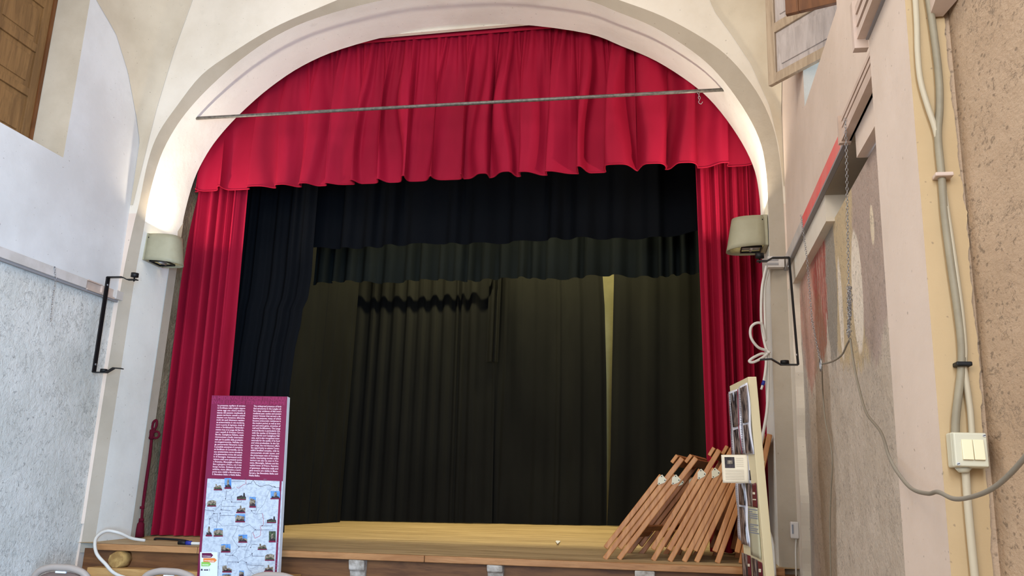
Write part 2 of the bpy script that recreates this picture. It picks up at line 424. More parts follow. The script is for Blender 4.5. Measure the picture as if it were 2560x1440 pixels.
struct('wall_back', mb, 'pale yellow back wall seen through the gap in the black drapes', cat='wall')
mb = MB().box((-5.1, YB, 6.5), (.9, 12, 6.6), 'dark_void')
struct('ceiling', mb, 'ceiling over the stage', cat='ceiling')
mb = MB()
for i in range(0, N):      # back of the arch wall, so no light leaks round the soffit
    a, b = INN[i], INN[i+1]
    c, d = [(max(-5.1, min(.86, Cx+(q[0]-Cx)*1.6)), max(.9, min(6.6, Cz+(q[1]-Cz)*1.6))) for q in (b, a)]
    mb.face([(a[0], YB, a[1]), (b[0], YB, b[1]), (c[0], YB, c[1]), (d[0], YB, d[1])], 'plaster_cream')
struct('wall_arch_back', mb, 'rear face of the arch wall', cat='wall', fix=False)
# ---------------------------------------------------------------- side walls
WS, WE, WZ0, WZ1 = 4.15, 5.97, 4.14, 6.05      # left window opening (Y, Z)
def wall_with_hole(x, y0, y1, z0, z1, hy0, hy1, hz0, hz1, mat):
    mb = MB(); f = lambda a, b, c, d: mb.face([(x, a, c), (x, b, c), (x, b, d), (x, a, d)], mat)
    f(y0, y1, z0, hz0); f(y0, hy0, hz0, hz1); f(hy1, y1, hz0, hz1); f(y0, y1, hz1, z1); return mb
mb = wall_with_hole(XL, -3.5, 7.02, 3.13, 7.3, WS, WE, WZ0, WZ1, 'plaster_white')
# reveals
D = -.36
for a, b in (((XL, WE, WZ0), (XL, WE, WZ1)), ((XL, WS, WZ0), (XL, WS, WZ1))):
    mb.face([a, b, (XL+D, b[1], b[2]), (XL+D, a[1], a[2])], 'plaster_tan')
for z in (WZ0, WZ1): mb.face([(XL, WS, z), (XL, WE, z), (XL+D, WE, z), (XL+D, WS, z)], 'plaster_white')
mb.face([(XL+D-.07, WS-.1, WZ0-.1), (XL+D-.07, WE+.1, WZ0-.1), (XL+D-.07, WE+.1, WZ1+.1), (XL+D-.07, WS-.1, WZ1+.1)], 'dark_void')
struct('wall_left', mb, 'bluish white left wall with a deep window recess', cat='wall', fix=False)
# rough panel below the rail with a smooth pinkish margin near the arch
mb = MB()
pm = lambda z: 6.93+(.06*(z-.7)/2.4)           # right edge of the rough panel
mb.grid(lambda u, v: (XL-.02, -3.5+(7.1+3.5)*u, 3.13*v), 30, 10, 'stucco_grey', False)
struct('wall_left_panel', mb, 'grey rough stucco lower part of the left wall', cat='wall', fix=False)
mb = MB().grid(lambda u, v: (XL-.0, pm(3.13*v)+.004*math.sin(40*v)+(7.04-pm(3.13*v))*u, 3.13*v), 2, 30, 'plaster_pink', False)
mb.grid(lambda u, v: (XL-.02*u, pm(3.13*v)+.004*math.sin(40*v), 3.13*v), 1, 30, 'plaster_pink', False)
struct('trim_3', mb, 'smooth pinkish plaster margin beside the left arch jamb', cat='plaster margin', fix=False)
# lunette corner vaults
LC = [(4.05, 6.98), (4.35, 6.985), (4.676, 6.93), (4.913, 6.815), (5.266, 6.60), (5.524, 6.36), (5.60, 6.20), (5.68, 6.03), (5.9, 5.55), (6.1, 4.9), (6.3, 3.6)]
FC = [(4.05, -5.02), (4.4, -4.985), (4.74, -4.95), (5.05, -4.915), (5.26, -4.88), (5.65, -4.815), (6.21, -4.69), (6.5, -4.55), (7.3, -4.2)]
FR = [(4.05, .89), (4.4, .865), (4.765, .805), (4.95, .74), (5.17, .66), (5.45, .51), (5.68, .375), (5.82, .325), (6.2, .18), (7.3, -.25)]
def web(xw, F, sgn):
    def fn(u, v):
        z = 4.05+(6.3-4.05)*v
        y = interp(LC, z); x = interp(F, z)
        A = Vector((xw, y, z)); B = Vector((x, YO-.004, z)); p = A.lerp(B, u)
        bul = math.sin(math.pi*u)*.25*(A-B).length
        n_ = Vector((-sgn, 1, 0)).normalized()      # towards the corner: concave web
        q = p+n_*bul*.5
        q.y = min(q.y, YO-.004); q.x = max(q.x, xw) if sgn > 0 else min(q.x, xw)
        return q
    return fn
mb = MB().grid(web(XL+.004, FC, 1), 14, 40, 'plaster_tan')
struct('ceiling_vault_left', mb, 'left corner web of the vaulted ceiling', cat='ceiling', fix=False)
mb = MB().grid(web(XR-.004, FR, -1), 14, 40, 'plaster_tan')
struct('ceiling_vault_right', mb, 'right corner web of the vaulted ceiling', cat='ceiling', fix=False)
mb = MB().box((-5.2, -3.5, 7.3), (1.1, 7.0, 7.4), 'plaster_white')
struct('ceiling_hall', mb, 'ceiling of the hall', cat='ceiling')
# right wall
RS, RE, RZ0, RZ1 = 4.50, 5.74, 4.19, 6.0
mb = wall_with_hole(XR, 2.4, 7.02, 3.335, 7.3, RS, RE, RZ0, RZ1, 'plaster_pink')
DR = .42
for y in (RS, RE): mb.face([(XR, y, RZ0), (XR, y, RZ1), (XR+DR, y, RZ1), (XR+DR, y, RZ0)], 'plaster_band')
for z in (RZ0, RZ1): mb.face([(XR, RS, z), (XR, RE, z), (XR+DR, RE, z), (XR+DR, RS, z)], 'plaster_white')
struct('wall_right', mb, 'pinkish cream right wall above the rail', cat='wall', fix=False)
mb = MB()
YH0, YH1 = at(2142, 400, X=XR).y, at(2062, 490, X=XR).y
mb.grid(lambda u, v: (XR+.05, 2.4+(6.75-2.4)*u, 3.19*v), 40, 20, 'stucco_patched', False)
mb.face([(XR+.05, YH0-.05, 3.10), (XR+.05, YH1+.02, 3.10), (XR+.22, YH1+.02, 3.13), (XR+.22, YH0-.05, 3.13)], 'stucco_hollow')
struct('wall_right_panel', mb, 'damaged lower part of the right wall with faded red paint', cat='wall', fix=False)
mb = MB()
mb.grid(lambda u, v: (XR-.01+.06*(1-u)*0, 6.72+.02*math.sin(23*v)+.01*math.sin(61*v)+(7.04-6.74)*u, 3.17*v), 3, 60, 'plaster_cream', False)
mb.grid(lambda u, v: (XR-.01+.06*u, 6.72+.02*math.sin(23*v)+.01*math.sin(61*v), 3.17*v), 1, 60, 'plaster_cream', False)
struct('trim_4', mb, 'cream plaster margin between the right arch pier and the damaged wall', cat='plaster margin', fix=False)
# broken hollow behind the missing stretch of the smooth band
mb = MB().face([(XR+.16, YH0-.1, 3.0), (XR+.16, YH1+.1, 3.0), (XR+.16, YH1+.1, 3.4), (XR+.16, YH0-.1, 3.4)], 'stucco_hollow')
mb.face([(XR+.0, YH0, 3.335), (XR+.16, YH0, 3.335), (XR+.16, YH1, 3.335), (XR+.0, YH1, 3.335)], 'plaster_band')
struct('wall_right_niche', mb, 'dark broken hollow in the right wall under the rail', cat='wall hollow', fix=False)
mb = MB().hexa([(XR, 2.9, 3.16), (XR+.20, 2.9, 3.16), (XR+.20, YH0, 3.20), (XR, YH0, 3.20), (XR, 2.9, 3.335), (XR+.20, 2.9, 3.335), (XR+.20, YH0, 3.335), (XR, YH0, 3.335)], 'plaster_pink')
mb.box((XR, YH1, 3.17), (XR+.20, 7.0, 3.335), 'plaster_cream')
struct('trim_5', mb, 'plaster lintel strip under the rail of the right wall', cat='plaster strip')
# near right pier
mb = MB()
PX, PY0, PY1 = .70, 2.51, 2.985
mb.grid(lambda u, v: (PX, PY1+(PY0-PY1)*u, 7.3*v), 4, 40, 'plaster_pink', False)
mb.face([(PX, PY1, 0), (XR+.05, PY1, 0), (XR+.05, PY1, 7.3), (PX, PY1, 7.3)], 'plaster_pink')
struct('wall_pier_right', mb, 'pale pink side of the near pier on the right wall', cat='pier', fix=False)
mb = MB()
def rag(z): return interp([(1.2, .797), (1.45, .802), (1.9, .813), (2.4, .814), (2.9, .803), (3.2, .80)], z)+.010*noise.noise(Vector((0, 3, z*5)))+.006*noise.noise(Vector((0, 9, z*23)))+.003*noise.noise(Vector((0, 2, z*80)))
mb.grid(lambda u, v: (PX+(rag(3.6*v)-PX)*u, PY0, 3.6*v), 2, 360, 'plaster_ochre', False)
mb.grid(lambda u, v: (rag(3.6*v)+.06*u, PY0+.012, 3.6*v), 1, 360, 'stucco_near', False)
struct('wall_pier_front', mb, 'yellowish plaster front of the near right pier with a ragged edge', cat='pier', fix=False)
mb = MB().grid(lambda u, v: (.822+.058*min(1, u*6), PY0+.012-5.9*u, 5.5*v), 40, 30, 'stucco_near', False)
struct('wall_near_right', mb, 'brown rough stucco wall beyond the ragged pier edge at right', cat='wall', fix=False)
# rear wall closing the hall far behind the camera
mb = MB().box((-5.2, -3.6, 0), (1.1, -3.5, 7.3), 'plaster_cream')
struct('wall_rear', mb, 'rear wall of the hall', cat='wall')
# ---------------------------------------------------------------- wall rails
t = thing('cable_rail', (XR-.03, 4.3, 3.33), 'fluted cream cable rail along the right wall, ending behind the near pier', 'rail')
mb = MB().box((XR-.05, 3.0, 3.33), (XR-.002, 4.33, 3.36), 'rail_cream')
for k, z in enumerate((3.37, 3.405, 3.44)): mb.box((XR-.045, 3.0, z), (XR-.002, 4.33, z+.022), 'rail_cream')
mb.box((XR-.012, 3.0, 3.33), (XR, 4.33, 3.46), 'rail_grey'); mb.build('channel', t)
MB().box((XR-.06, 4.33, 3.32), (XR-.002, 4.36, 3.47), 'rail_cream').build('end_cap', t)
mb = MB().box((XR-.03, 4.37, 3.335), (XR-.002, 7.0, 3.35), 'rail_grey')
t = thing('rail_board', (XR-.03, 5.6, 3.335), 'board rail on the right wall with a red and pink glow painted on one stretch', 'rail')
mb.build('lower_lip', t)
r0, r1, r2 = at(2100, 350, X=XR-.02).y, at(2062, 440, X=XR-.02).y, at(2008, 560, X=XR-.02).y
MB().box((XR-.022, 4.37, 3.35), (XR-.002, r0, 3.45), 'rail_cream').build('board', t)
MB().box((XR-.022, r2, 3.35), (XR-.002, 7.0, 3.45), 'rail_white').build('board', t)
tag(MB().box((XR-.024, r0, 3.35), (XR-.002, r2, 3.45), 'rail_painted_glow').build('painted_glow', t), 'red and pink glow painted into the board colour')
t = thing('cable_rail', (PX-.03, 2.8, 3.14), 'short fluted cable rail at the top of the near right pier', 'rail')
mb = MB()
for z in (3.155, 3.205, 3.255): mb.box((PX-.04, 2.52, z), (PX-.002, 2.985, z+.03), 'rail_cream')
mb.box((PX-.01, 2.52, 3.15), (PX, 2.985, 3.29), 'rail_grey'); mb.build('channel', t)
MB().box((PX-.05, 2.985, 3.12), (PX-.002, 3.02, 3.31), 'rail_cream').build('end_cap', t)
# block at the top of the near pier
tag(MB().hexa([(.762, 2.42, 2.965), (.83, 2.42, 2.965), (.80, 2.50, 2.945), (.762, 2.50, 2.945),
           (.762, 2.1, 3.2), (.86, 2.1, 3.2), (.86, 2.50, 3.2), (.762, 2.50, 3.2)], 'rail_cream').build('rail_end'),
    'cream rail stub at the top of the ragged pier edge, right of the conduits', 'rail')
c = at(1925, 672, Y=6.915)
mb = MB().box((c.x-.02, 6.865, c.z), (XR-.035, 6.925, c.z+.09), 'rail_white')
for k_ in (.018, .052): mb.box((c.x-.024, 6.86, c.z+k_), (c.x+.06, 6.866, c.z+k_+.018), 'rail_grey')
tag(mb.build('rail_end'), 'white slotted rail end on the front of the right arch pier, beside the bracket', 'rail')
# left wall rail
t = thing('wall_rail', (XL+.02, 5, 3.12), 'white rail board along the left wall above the grey stucco', 'rail')
MB().box((XL, -3.4, 3.125), (XL+.035, at(216, 712, X=XL+.03).y, 3.205), 'rail_white').build('board', t, bevel=.004)
MB().box((XL, -3.4, 3.105), (XL+.02, 6.93, 3.125), 'rail_grey').build('lower_lip', t)
y0, y1, y2 = at(217, 712, X=XL+.02).y, at(252, 730, X=XL+.02).y, at(287, 735, X=XL+.03).y
mb = MB().box((XL, y0, 3.125), (XL+.012, y2, 3.21), 'rail_cream').box((XL, y0, 3.12), (XL+.035, y2, 3.135), 'rail_cream').box((XL, y0, 3.2), (XL+.03, y1, 3.21), 'rail_cream').box((XL, y1, 3.12), (XL+.032, y1+.02, 3.2), 'rail_cream')
tag(mb.build('broken_section', t), 'broken open pinkish section')
MB().box((XL, y2, 3.125), (XL+.05, 7.0, 3.205), 'rail_white').build('end_board', t, bevel=.004)
# ---------------------------------------------------------------- windows: shutters
def leaf(name, hinge, free, z0, z1, rails, label, m_fr, m_pan, ysgn=1, stile=.08, th=.035):
    hx, hy = hinge; fx, fy = free; a = Vector((hx, hy, 0)); b = Vector((fx, fy, 0)); d = (b-a).normalized(); L = (b-a).length
    nrm = Vector((d.y, -d.x, 0)); 
    if nrm.y > 0: nrm = -nrm
    if abs(nrm.y) < .1 and nrm.x < 0 and ysgn > 0: nrm = -nrm
    t = thing(name, (hx, hy, z0), label, 'shutter')
    def slab(s0, s1, q0, q1, off, thk, mat, part):
        p = [a+d*s0, a+d*s1]; o0 = nrm*(off-thk/2); o1 = nrm*(off+thk/2)
        pts = [p[0]+o0, p[1]+o0, p[1]+o1, p[0]+o1]
        mb = MB().hexa([q+Vector((0,0,q0)) for q in pts]+[q+Vector((0,0,q1)) for q in pts], mat)
        return mb.build(part, t, bevel=.004)
    slab(0, stile, z0, z1, 0, th, m_fr, 'stile'); slab(L-stile, L, z0, z1, 0, th, m_fr, 'stile')
    zs = rails
    for r0, r1 in zs: slab(stile, L-stile, r0, r1, 0, th, m_fr, 'rail')
    for (a0, a1), (b0, b1) in zip(zs, zs[1:]):
        slab(stile, L-stile, a1, b0, -.004, .012, m_pan, 'panel')
        slab(stile+.05, L-stile-.05, a1+.05, b0-.05, .0, .022, m_pan, 'raised_panel')
    return t
t = leaf('window_shutter', (-5.40, 5.93), (-5.40, 5.30), 4.17, 6.0, [(4.17, 4.285), (4.66, 4.73), (5.07, 5.145), (5.50, 5.57), (5.93, 6.0)],
     'closed brown panelled shutter leaf in the left wall recess, nearest the stage', 'wood_shutter_brown', 'wood_shutter_brown', stile=.085)
t2 = leaf('window_shutter', (-5.40, 5.295), (-5.40, 4.2), 4.17, 6.0, [(4.17, 4.285), (4.66, 4.73), (5.07, 5.145), (5.50, 5.57), (5.93, 6.0)],
     'closed brown panelled shutter leaf cut by the left edge of the photo', 'wood_shutter_brown', 'wood_shutter_brown', stile=.085)
mb = MB().box((-5.45, 5.93, 4.15), (-5.37, 5.965, 6.02), 'wood_shutter_dark').box((-5.45, 4.2, 4.14), (-5.37, 5.93, 4.168), 'wood_shutter_dark')
struct('window_1', mb, 'dark wooden frame of the left window', cat='window frame')
zb = at(1925, 217, Y=5.95).z
fx, fy = at(1925, 217, Y=5.95).x, 5.95
zr = at(1934, 90, Y=5.93).z
leaf('window_shutter', (1.18, 5.36), (fx, fy), zb, 6.0, [(zb, zb+.075), (zr, zr+.075), (zr+.46, zr+.53), (5.92, 6.0)],
     'open shutter leaf with daylight painted into its pale wood, top right of the arch', 'wood_shutter_lit', 'wood_panel_lit', stile=.075)
nx = at(1965, 32, Z=zb+.02)
leaf('window_shutter', (1.26, nx.y-.2), (nx.x, nx.y), zb, 6.0, [(zb, zb+.085), (zb+.455, zb+.525), (zb+.93, zb+1.0), (5.92, 6.0)],
     'open dark brown shutter leaf in front of the pale one', 'wood_shutter_dark', 'wood_shutter_dark', stile=.08)
mb = MB()
mb.box((XR+.36, RS, RZ0), (XR+.40, RS+.05, RZ1), 'wood_shutter_lit').box((XR+.36, RE-.05, RZ0), (XR+.40, RE, RZ1), 'wood_shutter_lit')
mb.box((XR+.36, RS, RZ0), (XR+.40, RE, RZ0+.05), 'wood_shutter_lit').box((XR+.36, RS, RZ1-.05), (XR+.40, RE, RZ1), 'wood_shutter_lit')
mb.box((XR+.37, (RS+RE)/2-.02, RZ0), (XR+.39, (RS+RE)/2+.02, RZ1), 'wood_shutter_lit')
struct('window_2', mb, 'pale wooden frame of the right window', cat='window frame')
# ---------------------------------------------------------------- stage
SX0, SX1, SY = -4.95, .80, 6.86
mb = MB()
NX, NY = 12, 12
mb.grid(lambda u, v: (SX0-.1+(SX1+.2-SX0)*u, 6.88+(12-6.88)*v, stage_z(SX0+(SX1-SX0)*u, 6.88+(12-6.88)*v)), NX, NY, 'stage_boards', False)
struct('floor_stage', mb, 'worn yellowish wooden stage floor', cat='stage floor', fix=False)
mb = MB()
def strip(mb, x0, x1, ya, yb, top, th, mat):
    mb.hexa([(x0, ya, stage_z(x0, 6.9)+top-th), (x1, ya, stage_z(x1, 6.9)+top-th), (x1, yb, stage_z(x1, 6.9)+top-th), (x0, yb, stage_z(x0, 6.9)+top-th),
             (x0, ya, stage_z(x0, 6.9)+top), (x1, ya, stage_z(x1, 6.9)+top), (x1, yb, stage_z(x1, 6.9)+top), (x0, yb, stage_z(x0, 6.9)+top)], mat)
strip(mb, SX0+.09, -3.9, 6.84, 6.92, 0, .05, 'wood_edge'); strip(mb, -3.895, -1.95, 6.84, 6.92, 0, .05, 'wood_edge'); strip(mb, -1.945, SX1-.02, 6.84, 6.92, 0, .05, 'wood_edge')
struct('trim_6', mb, 'light wooden nosing along the front edge of the stage', cat='stage edge', bevel=.004)
mb = MB(); strip(mb, SX0-.05, SX1+.1, 6.93, 6.95, -.045, .95, 'wood_front')
struct('wall_stage_front', mb, 'dark brown boards under the stage edge', cat='stage front')
mb = MB(); strip(mb, SX0+.12, -3.0, 6.76, 6.93, -.185, .10, 'wood_ledge')
struct('trim_7', mb, 'lower wooden ledge at the left end of the stage front', cat='ledge', bevel=.004)
def corbel(px, label, h=.11, w=.14):
    x = at(px, 1405, Y=6.87).x; z = stage_z(x, 6.9)-.052
    pr = [(6.84, z), (6.93, z), (6.93, z-h*1.9), (6.90, z-h*1.9), (6.885, z-h*1.2), (6.86, z-h)]
    tag(MB().prism([(x-w/2, y, zz) for y, zz in pr], (w, 0, 0), 'stone_corbel').build('stone_corbel', bevel=.008), label, 'bracket')
corbel(893, 'whitish chipped stone bracket under the stage edge, right of the map board', .075, .13)
corbel(1238, 'pale square stone bracket under the middle of the stage edge', .05, .125)
corbel(1612, 'grey stone bracket under the stage edge below the trestles', .06, .15)
x = at(300, 1395, Y=6.85).x
mb = MB().tube([(x-.02, 6.94, .87), (x-.01, 6.80, .865)], [.085, .062], 'log_wood', 10)
tag(mb.build('beam_end'), 'rough rounded log beam end under the left corner of the stage', 'beam')
# ---------------------------------------------------------------- curtains
def folds(seed, n, w0=.6, w1=1.4):
    r = random.Random(seed); ws = [r.uniform(w0, w1) for _ in range(n)]; s = sum(ws); acc = [0]
    for w in ws: acc.append(acc[-1]+w/s)
    amps = [r.uniform(.65, 1.2) for _ in range(n)]; sk = [r.uniform(.3, .7) for _ in range(n)]
    def f(u):
        u = min(max(u, 0), .99999)
        for i in range(n):
            if u < acc[i+1]:
                t = (u-acc[i])/(acc[i+1]-acc[i]); k = sk[i]
                t = t/k*.5 if t < k else .5+(t-k)/(1-k)*.5
                e = .5-.5*math.cos(2*math.pi*t); return amps[i]*(e*e*(3-2*e))
        return 0
    return f
sst = lambda a, b, x: (lambda t: t*t*(3-2*t))(min(max((x-a)/(b-a), 0), 1))
# red valance
b3a, b3b = at(785, 708, Y=9.6), at(1740, 687, Y=9.6)
tf = folds(3, 74, .85, 1.15); bf = folds(11, 21, .6, 1.5); mf = folds(5, 40, .6, 1.4)
VX0, VX1 = at(470, 474, Y=7.70).x, .80
VTa, VTb = at(940, 92, Y=7.69), at(1390, 55, Y=7.69); VBa, VBb = at(470, 470, Y=7.66), at(1880, 402, Y=7.66)
vzt = lambda x: VTa.z+(VTb.z-VTa.z)*(x-VTa.x)/(VTb.x-VTa.x)
vzb = lambda x: VBa.z+(VBb.z-VBa.z)*(x-VBa.x)/(VBb.x-VBa.x)
def val(u, v):
    x = VX0+(VX1-VX0)*u; zt = vzt(x); zb = vzb(x)
    z = zt+(zb-zt)*v
    w = sst(-.15, .55, v)
    b_ = bf(u+.004*math.sin(6*v+u*30)); b2 = b_**1.6
    d = .040*tf(u)*(1-w)*sst(0, .03, v)+.13*b2*w+.016*mf(u)*sst(.05, .3, v)*(1-.8*sst(.6, 1, v))
    hem = +.006*b_*sst(.9, 1, v)
    return (x+.05*w*math.sin(2*math.pi*21*u*.97+1)+.012*math.sin(u*60+v*3), 7.77-d, z+hem)
t = thing('valance_curtain', (-2.1, 7.62, 4.45), 'long pleated red velvet valance filling the top of the stage arch', 'curtain')
MB().grid(val, 900, 34, 'velvet_red').build('pleated_cloth', t, fix=False)
MB().grid(lambda u, v: (VX0+(VX1-VX0)*u, 7.715, vzt(VX0+(VX1-VX0)*u)+.005-.055*v), 60, 1, 'velvet_trim').build('heading_band', t, solid=.006)
MB().tube([Vector(val(i/500, 1))+Vector((0, -.004, -.002)) for i in range(501)], .007, 'velvet_trim', 6).build('hem_piping', t)
ha, hb = at(900, 94, Y=7.62), at(1420, 50, Y=7.62)
mb = MB().hexa([(ha.x-.3, 7.612, ha.z-.01), (hb.x+.3, 7.612, hb.z+.01), (hb.x+.3, 7.66, hb.z+.01), (ha.x-.3, 7.66, ha.z-.01), (ha.x-.3, 7.612, 6.5), (hb.x+.3, 7.612, 6.5), (hb.x+.3, 7.66, 6.5), (ha.x-.3, 7.66, 6.5)], 'plaster_cream')
struct('trim_8', mb, 'cream header board behind the red valance', cat='header board')
def leg_curtain(name, label, cat, x0f, x1f, y, z0f, z1, n, amp, mat, seed, nu=240, hemmat=None, wav=.0, grow=.35, ob=None, nv=30):
    f = folds(seed, n, .5, 1.5); g2 = folds(seed+50, n*2, .5, 1.5)
    def fn(u, v):
        z = z1+(0-0)*v; 
        xa, xb = x0f(v), x1f(v); x = xa+(xb-xa)*u
        z = z1+(z0f(x)-z1)*v
        d = amp*(f(u)*(1-grow+grow*v)+.10*g2(u)*(1-v))
        return (x+wav*math.sin(v*5+u*9), (y(u) if callable(y) else y)-d, z)
    if ob: fn = ob(fn)
    t = thing(name, Vector(fn(.5, 1)), label, cat)
    MB().grid(fn, nu, nv, mat).build('cloth', t, fix=False)
    MB().grid(lambda u, v: Vector(fn(u, .985+.015*v))+Vector((0, -.004, 0)), nu, 1, mat).build('hem', t, fix=False)
    return t
leg_curtain('stage_curtain', 'tall red velvet side curtain at the left of the stage', 'curtain',
    lambda v: interp([(0, at(472, 470, Y=7.82).x), (1, at(377, 1343, Y=7.82).x)], v), lambda v: interp([(0, at(602, 470, Y=7.82).x), (.6, at(556, 985, Y=7.82).x), (1, at(530, 1300, Y=7.82).x)], v), 7.95, lambda x: stage_z(x, 7.7)+.015, 5.0, 6, .17, 'velvet_red', 21, 300)
leg_curtain('stage_curtain', 'tall red velvet side curtain at the right of the stage', 'curtain',
    lambda v: .21+.08*v, lambda v: .82, 7.97, lambda x: stage_z(x, 7.7)+.015, 5.0, 6, .17, 'velvet_red', 24, 300)
leg_curtain('stage_curtain', 'wide black upper border curtain just behind the red valance', 'curtain',
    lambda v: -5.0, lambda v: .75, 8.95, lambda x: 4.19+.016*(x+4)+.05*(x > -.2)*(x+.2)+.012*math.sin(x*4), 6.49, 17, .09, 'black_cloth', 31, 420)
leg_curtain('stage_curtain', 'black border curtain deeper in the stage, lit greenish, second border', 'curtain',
    lambda v: at(784, 660, Y=9.6).x, lambda v: .62, 9.65, lambda x: b3a.z+(b3b.z-b3a.z)*(x-b3a.x)/(b3b.x-b3a.x)+.016*math.sin(x*6), 6.49, 24, .10, 'black_cloth_greenlit', 37, 460)
edge = [(0, at(786, 600, Y=8.6).x), (.30, at(785, 600, Y=8.6).x), (.62, -3.92), (.70, -3.93), (.735, -3.99), (.80, -4.03), (1, -4.07)]
def legx(v):
    z = 5.6+(1.0-5.6)*v
    tab = [(1.0, at(712, 1318, Y=8.6).x), (2.45, at(722, 990, Y=8.6).x), (2.95, at(738, 870, Y=8.6).x), (3.2, at(751, 820, Y=8.6).x), (3.38, at(757, 772, Y=8.6).x), (3.50, at(770, 745, Y=8.6).x), (3.75, at(778, 700, Y=8.6).x), (4.09, at(783, 623, Y=8.6).x), (5.6, at(790, 500, Y=8.6).x)]
    return interp(tab, z)
leg_curtain('stage_curtain', 'narrow black side curtain next to the left red curtain', 'curtain',
    lambda v: -5.0, legx, 8.6, lambda x: stage_z(x, 8.6)+.01, 5.6, 7, .07, 'black_cloth', 41, 160, nv=120)
leg_curtain('stage_curtain', 'black side curtain at the right, mostly hidden behind the right red curtain', 'curtain',
    lambda v: .34, lambda v: .8, 8.6, lambda x: stage_z(x, 8.6)+.01, 5.6, 4, .05, 'black_cloth', 43, 80)
wx0, wx1 = at(690, 1320, Y=9.7).x, at(850, 1303, Y=10.75).x
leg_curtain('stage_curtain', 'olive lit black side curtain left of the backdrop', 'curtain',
    lambda v: wx0, lambda v: wx1, lambda u: 9.7+1.05*u, lambda x: stage_z(x, 10.2)+.01, 5.2, 7, .035, 'black_cloth_olivelit', 47, 160, grow=.6)
leg_curtain('stage_curtain', 'left half of the black backdrop with a jagged shadow stripe', 'curtain',
    lambda v: -4.5, lambda v: -2.275-.09*(1-v), 11.0, lambda x: stage_z(x, 11)+.01, 5.2, 13, .024, 'black_cloth_olivelit', 53, 300, grow=-1)
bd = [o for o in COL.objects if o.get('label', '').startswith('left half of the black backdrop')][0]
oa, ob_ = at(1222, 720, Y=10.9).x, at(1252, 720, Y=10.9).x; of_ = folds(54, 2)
MB().grid(lambda u, v: (oa+(ob_-oa)*u, 10.91-.05*of_(u), 5.1+(at(1235, 905, Y=10.9).z-5.1)*v), 60, 10, 'black_cloth_olivelit').build('overlapping_cloth', bd, fix=False)
def pull(fn):
    def g(u, v):
        x, y, z = fn(u, v)
        k = math.exp(-((u)/.28)**2)
        y -= .12*k*(1-abs(2*v-1.1)) * (0.5+.5*math.sin(14*u-6*v))
        y -= .10*sst(.80, 1, v)*math.sin(math.pi*u)*.6
        return (x, y, z)
    return g
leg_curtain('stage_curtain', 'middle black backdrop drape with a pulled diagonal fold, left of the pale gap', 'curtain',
    lambda v: -2.345, lambda v: interp([(0, -.99), (.3, -.90), (.55, -.865), (.8, -.85), (1, -.845)], v), 11.12, lambda x: stage_z(x, 11)+.01, 5.2, 6, .03, 'black_cloth_olivelit', 59, 300, ob=pull)
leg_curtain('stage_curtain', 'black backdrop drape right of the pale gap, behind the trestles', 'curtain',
    lambda v: interp([(0, -.75), (.2, -.775), (.5, -.79), (.8, -.80), (1, -.835)], v), lambda v: .8, 11.05, lambda x: stage_z(x, 11)+.01, 5.2, 5, .03, 'black_cloth_olivelit', 61, 240)
tag(MB().tube([(-4.5, 10.78, 4.37), (-2.36, 10.78, 4.40)], .028, 'black_metal', 10).build('batten_pipe'), 'black batten pipe above the left half of the backdrop', 'pipe')
# rod across the arch
rl, rr = at(505, 295, Y=7.17), at(1795, 225, Y=7.17)
rl, rr = rl+(rl-rr)*.012, rr+(rr-rl)*.012
t = thing('curtain_rod', (-2.1, 7.17, 5.05), 'thin grey steel rod spanning the arch in front of the red valance', 'rod')
MB().tube([rl+(rr-rl)*(i/12)+Vector((0, 0, .0)) for i in range(13)], .016, 'steel_rod', 10).build('rod', t)
hp = rl+(rr-rl)*.955
def chain(mb, pts, link, r, mat='galvanised'):
    pts = [Vector(p) for p in pts]; L = [0]
    for a, b in zip(pts, pts[1:]): L.append(L[-1]+(b-a).length)
    nlk = max(2, int(L[-1]/(link*.78))); 
    for i in range(nlk):
        s = L[-1]*i/nlk
        for j in range(len(pts)-1):
            if L[j+1] >= s: break
        a, b = pts[j], pts[j+1]; p = a+(b-a)*((s-L[j])/max(1e-6, L[j+1]-L[j])); d = (b-a).normalized()
        sd = Vector((0, 1, 0)) if i % 2 else Vector((1, .2, 0)); sd = (sd-d*sd.dot(d)).normalized()
        ring = [p+d*(link/2*math.cos(w))+sd*(link*.32*math.sin(w)) for w in [k*math.pi/4 for k in range(8)]]
        mb.tube(ring, r, mat, 4, closed=True)
mb = MB(); chain(mb, [hp+Vector((0, 0, -.015)), hp+Vector((.01, 0, -.09))], .03, .003)
mb.tube(smooth([hp+Vector((.01, 0, -.08)), hp+Vector((.0, 0, -.11)), hp+Vector((.02, 0, -.125)), hp+Vector((.035, 0, -.105))], 4), .003, 'galvanised', 5)
tag(mb.build('rod_hook'), 'small metal hook and chain hanging from the right end of the rod', 'hook')
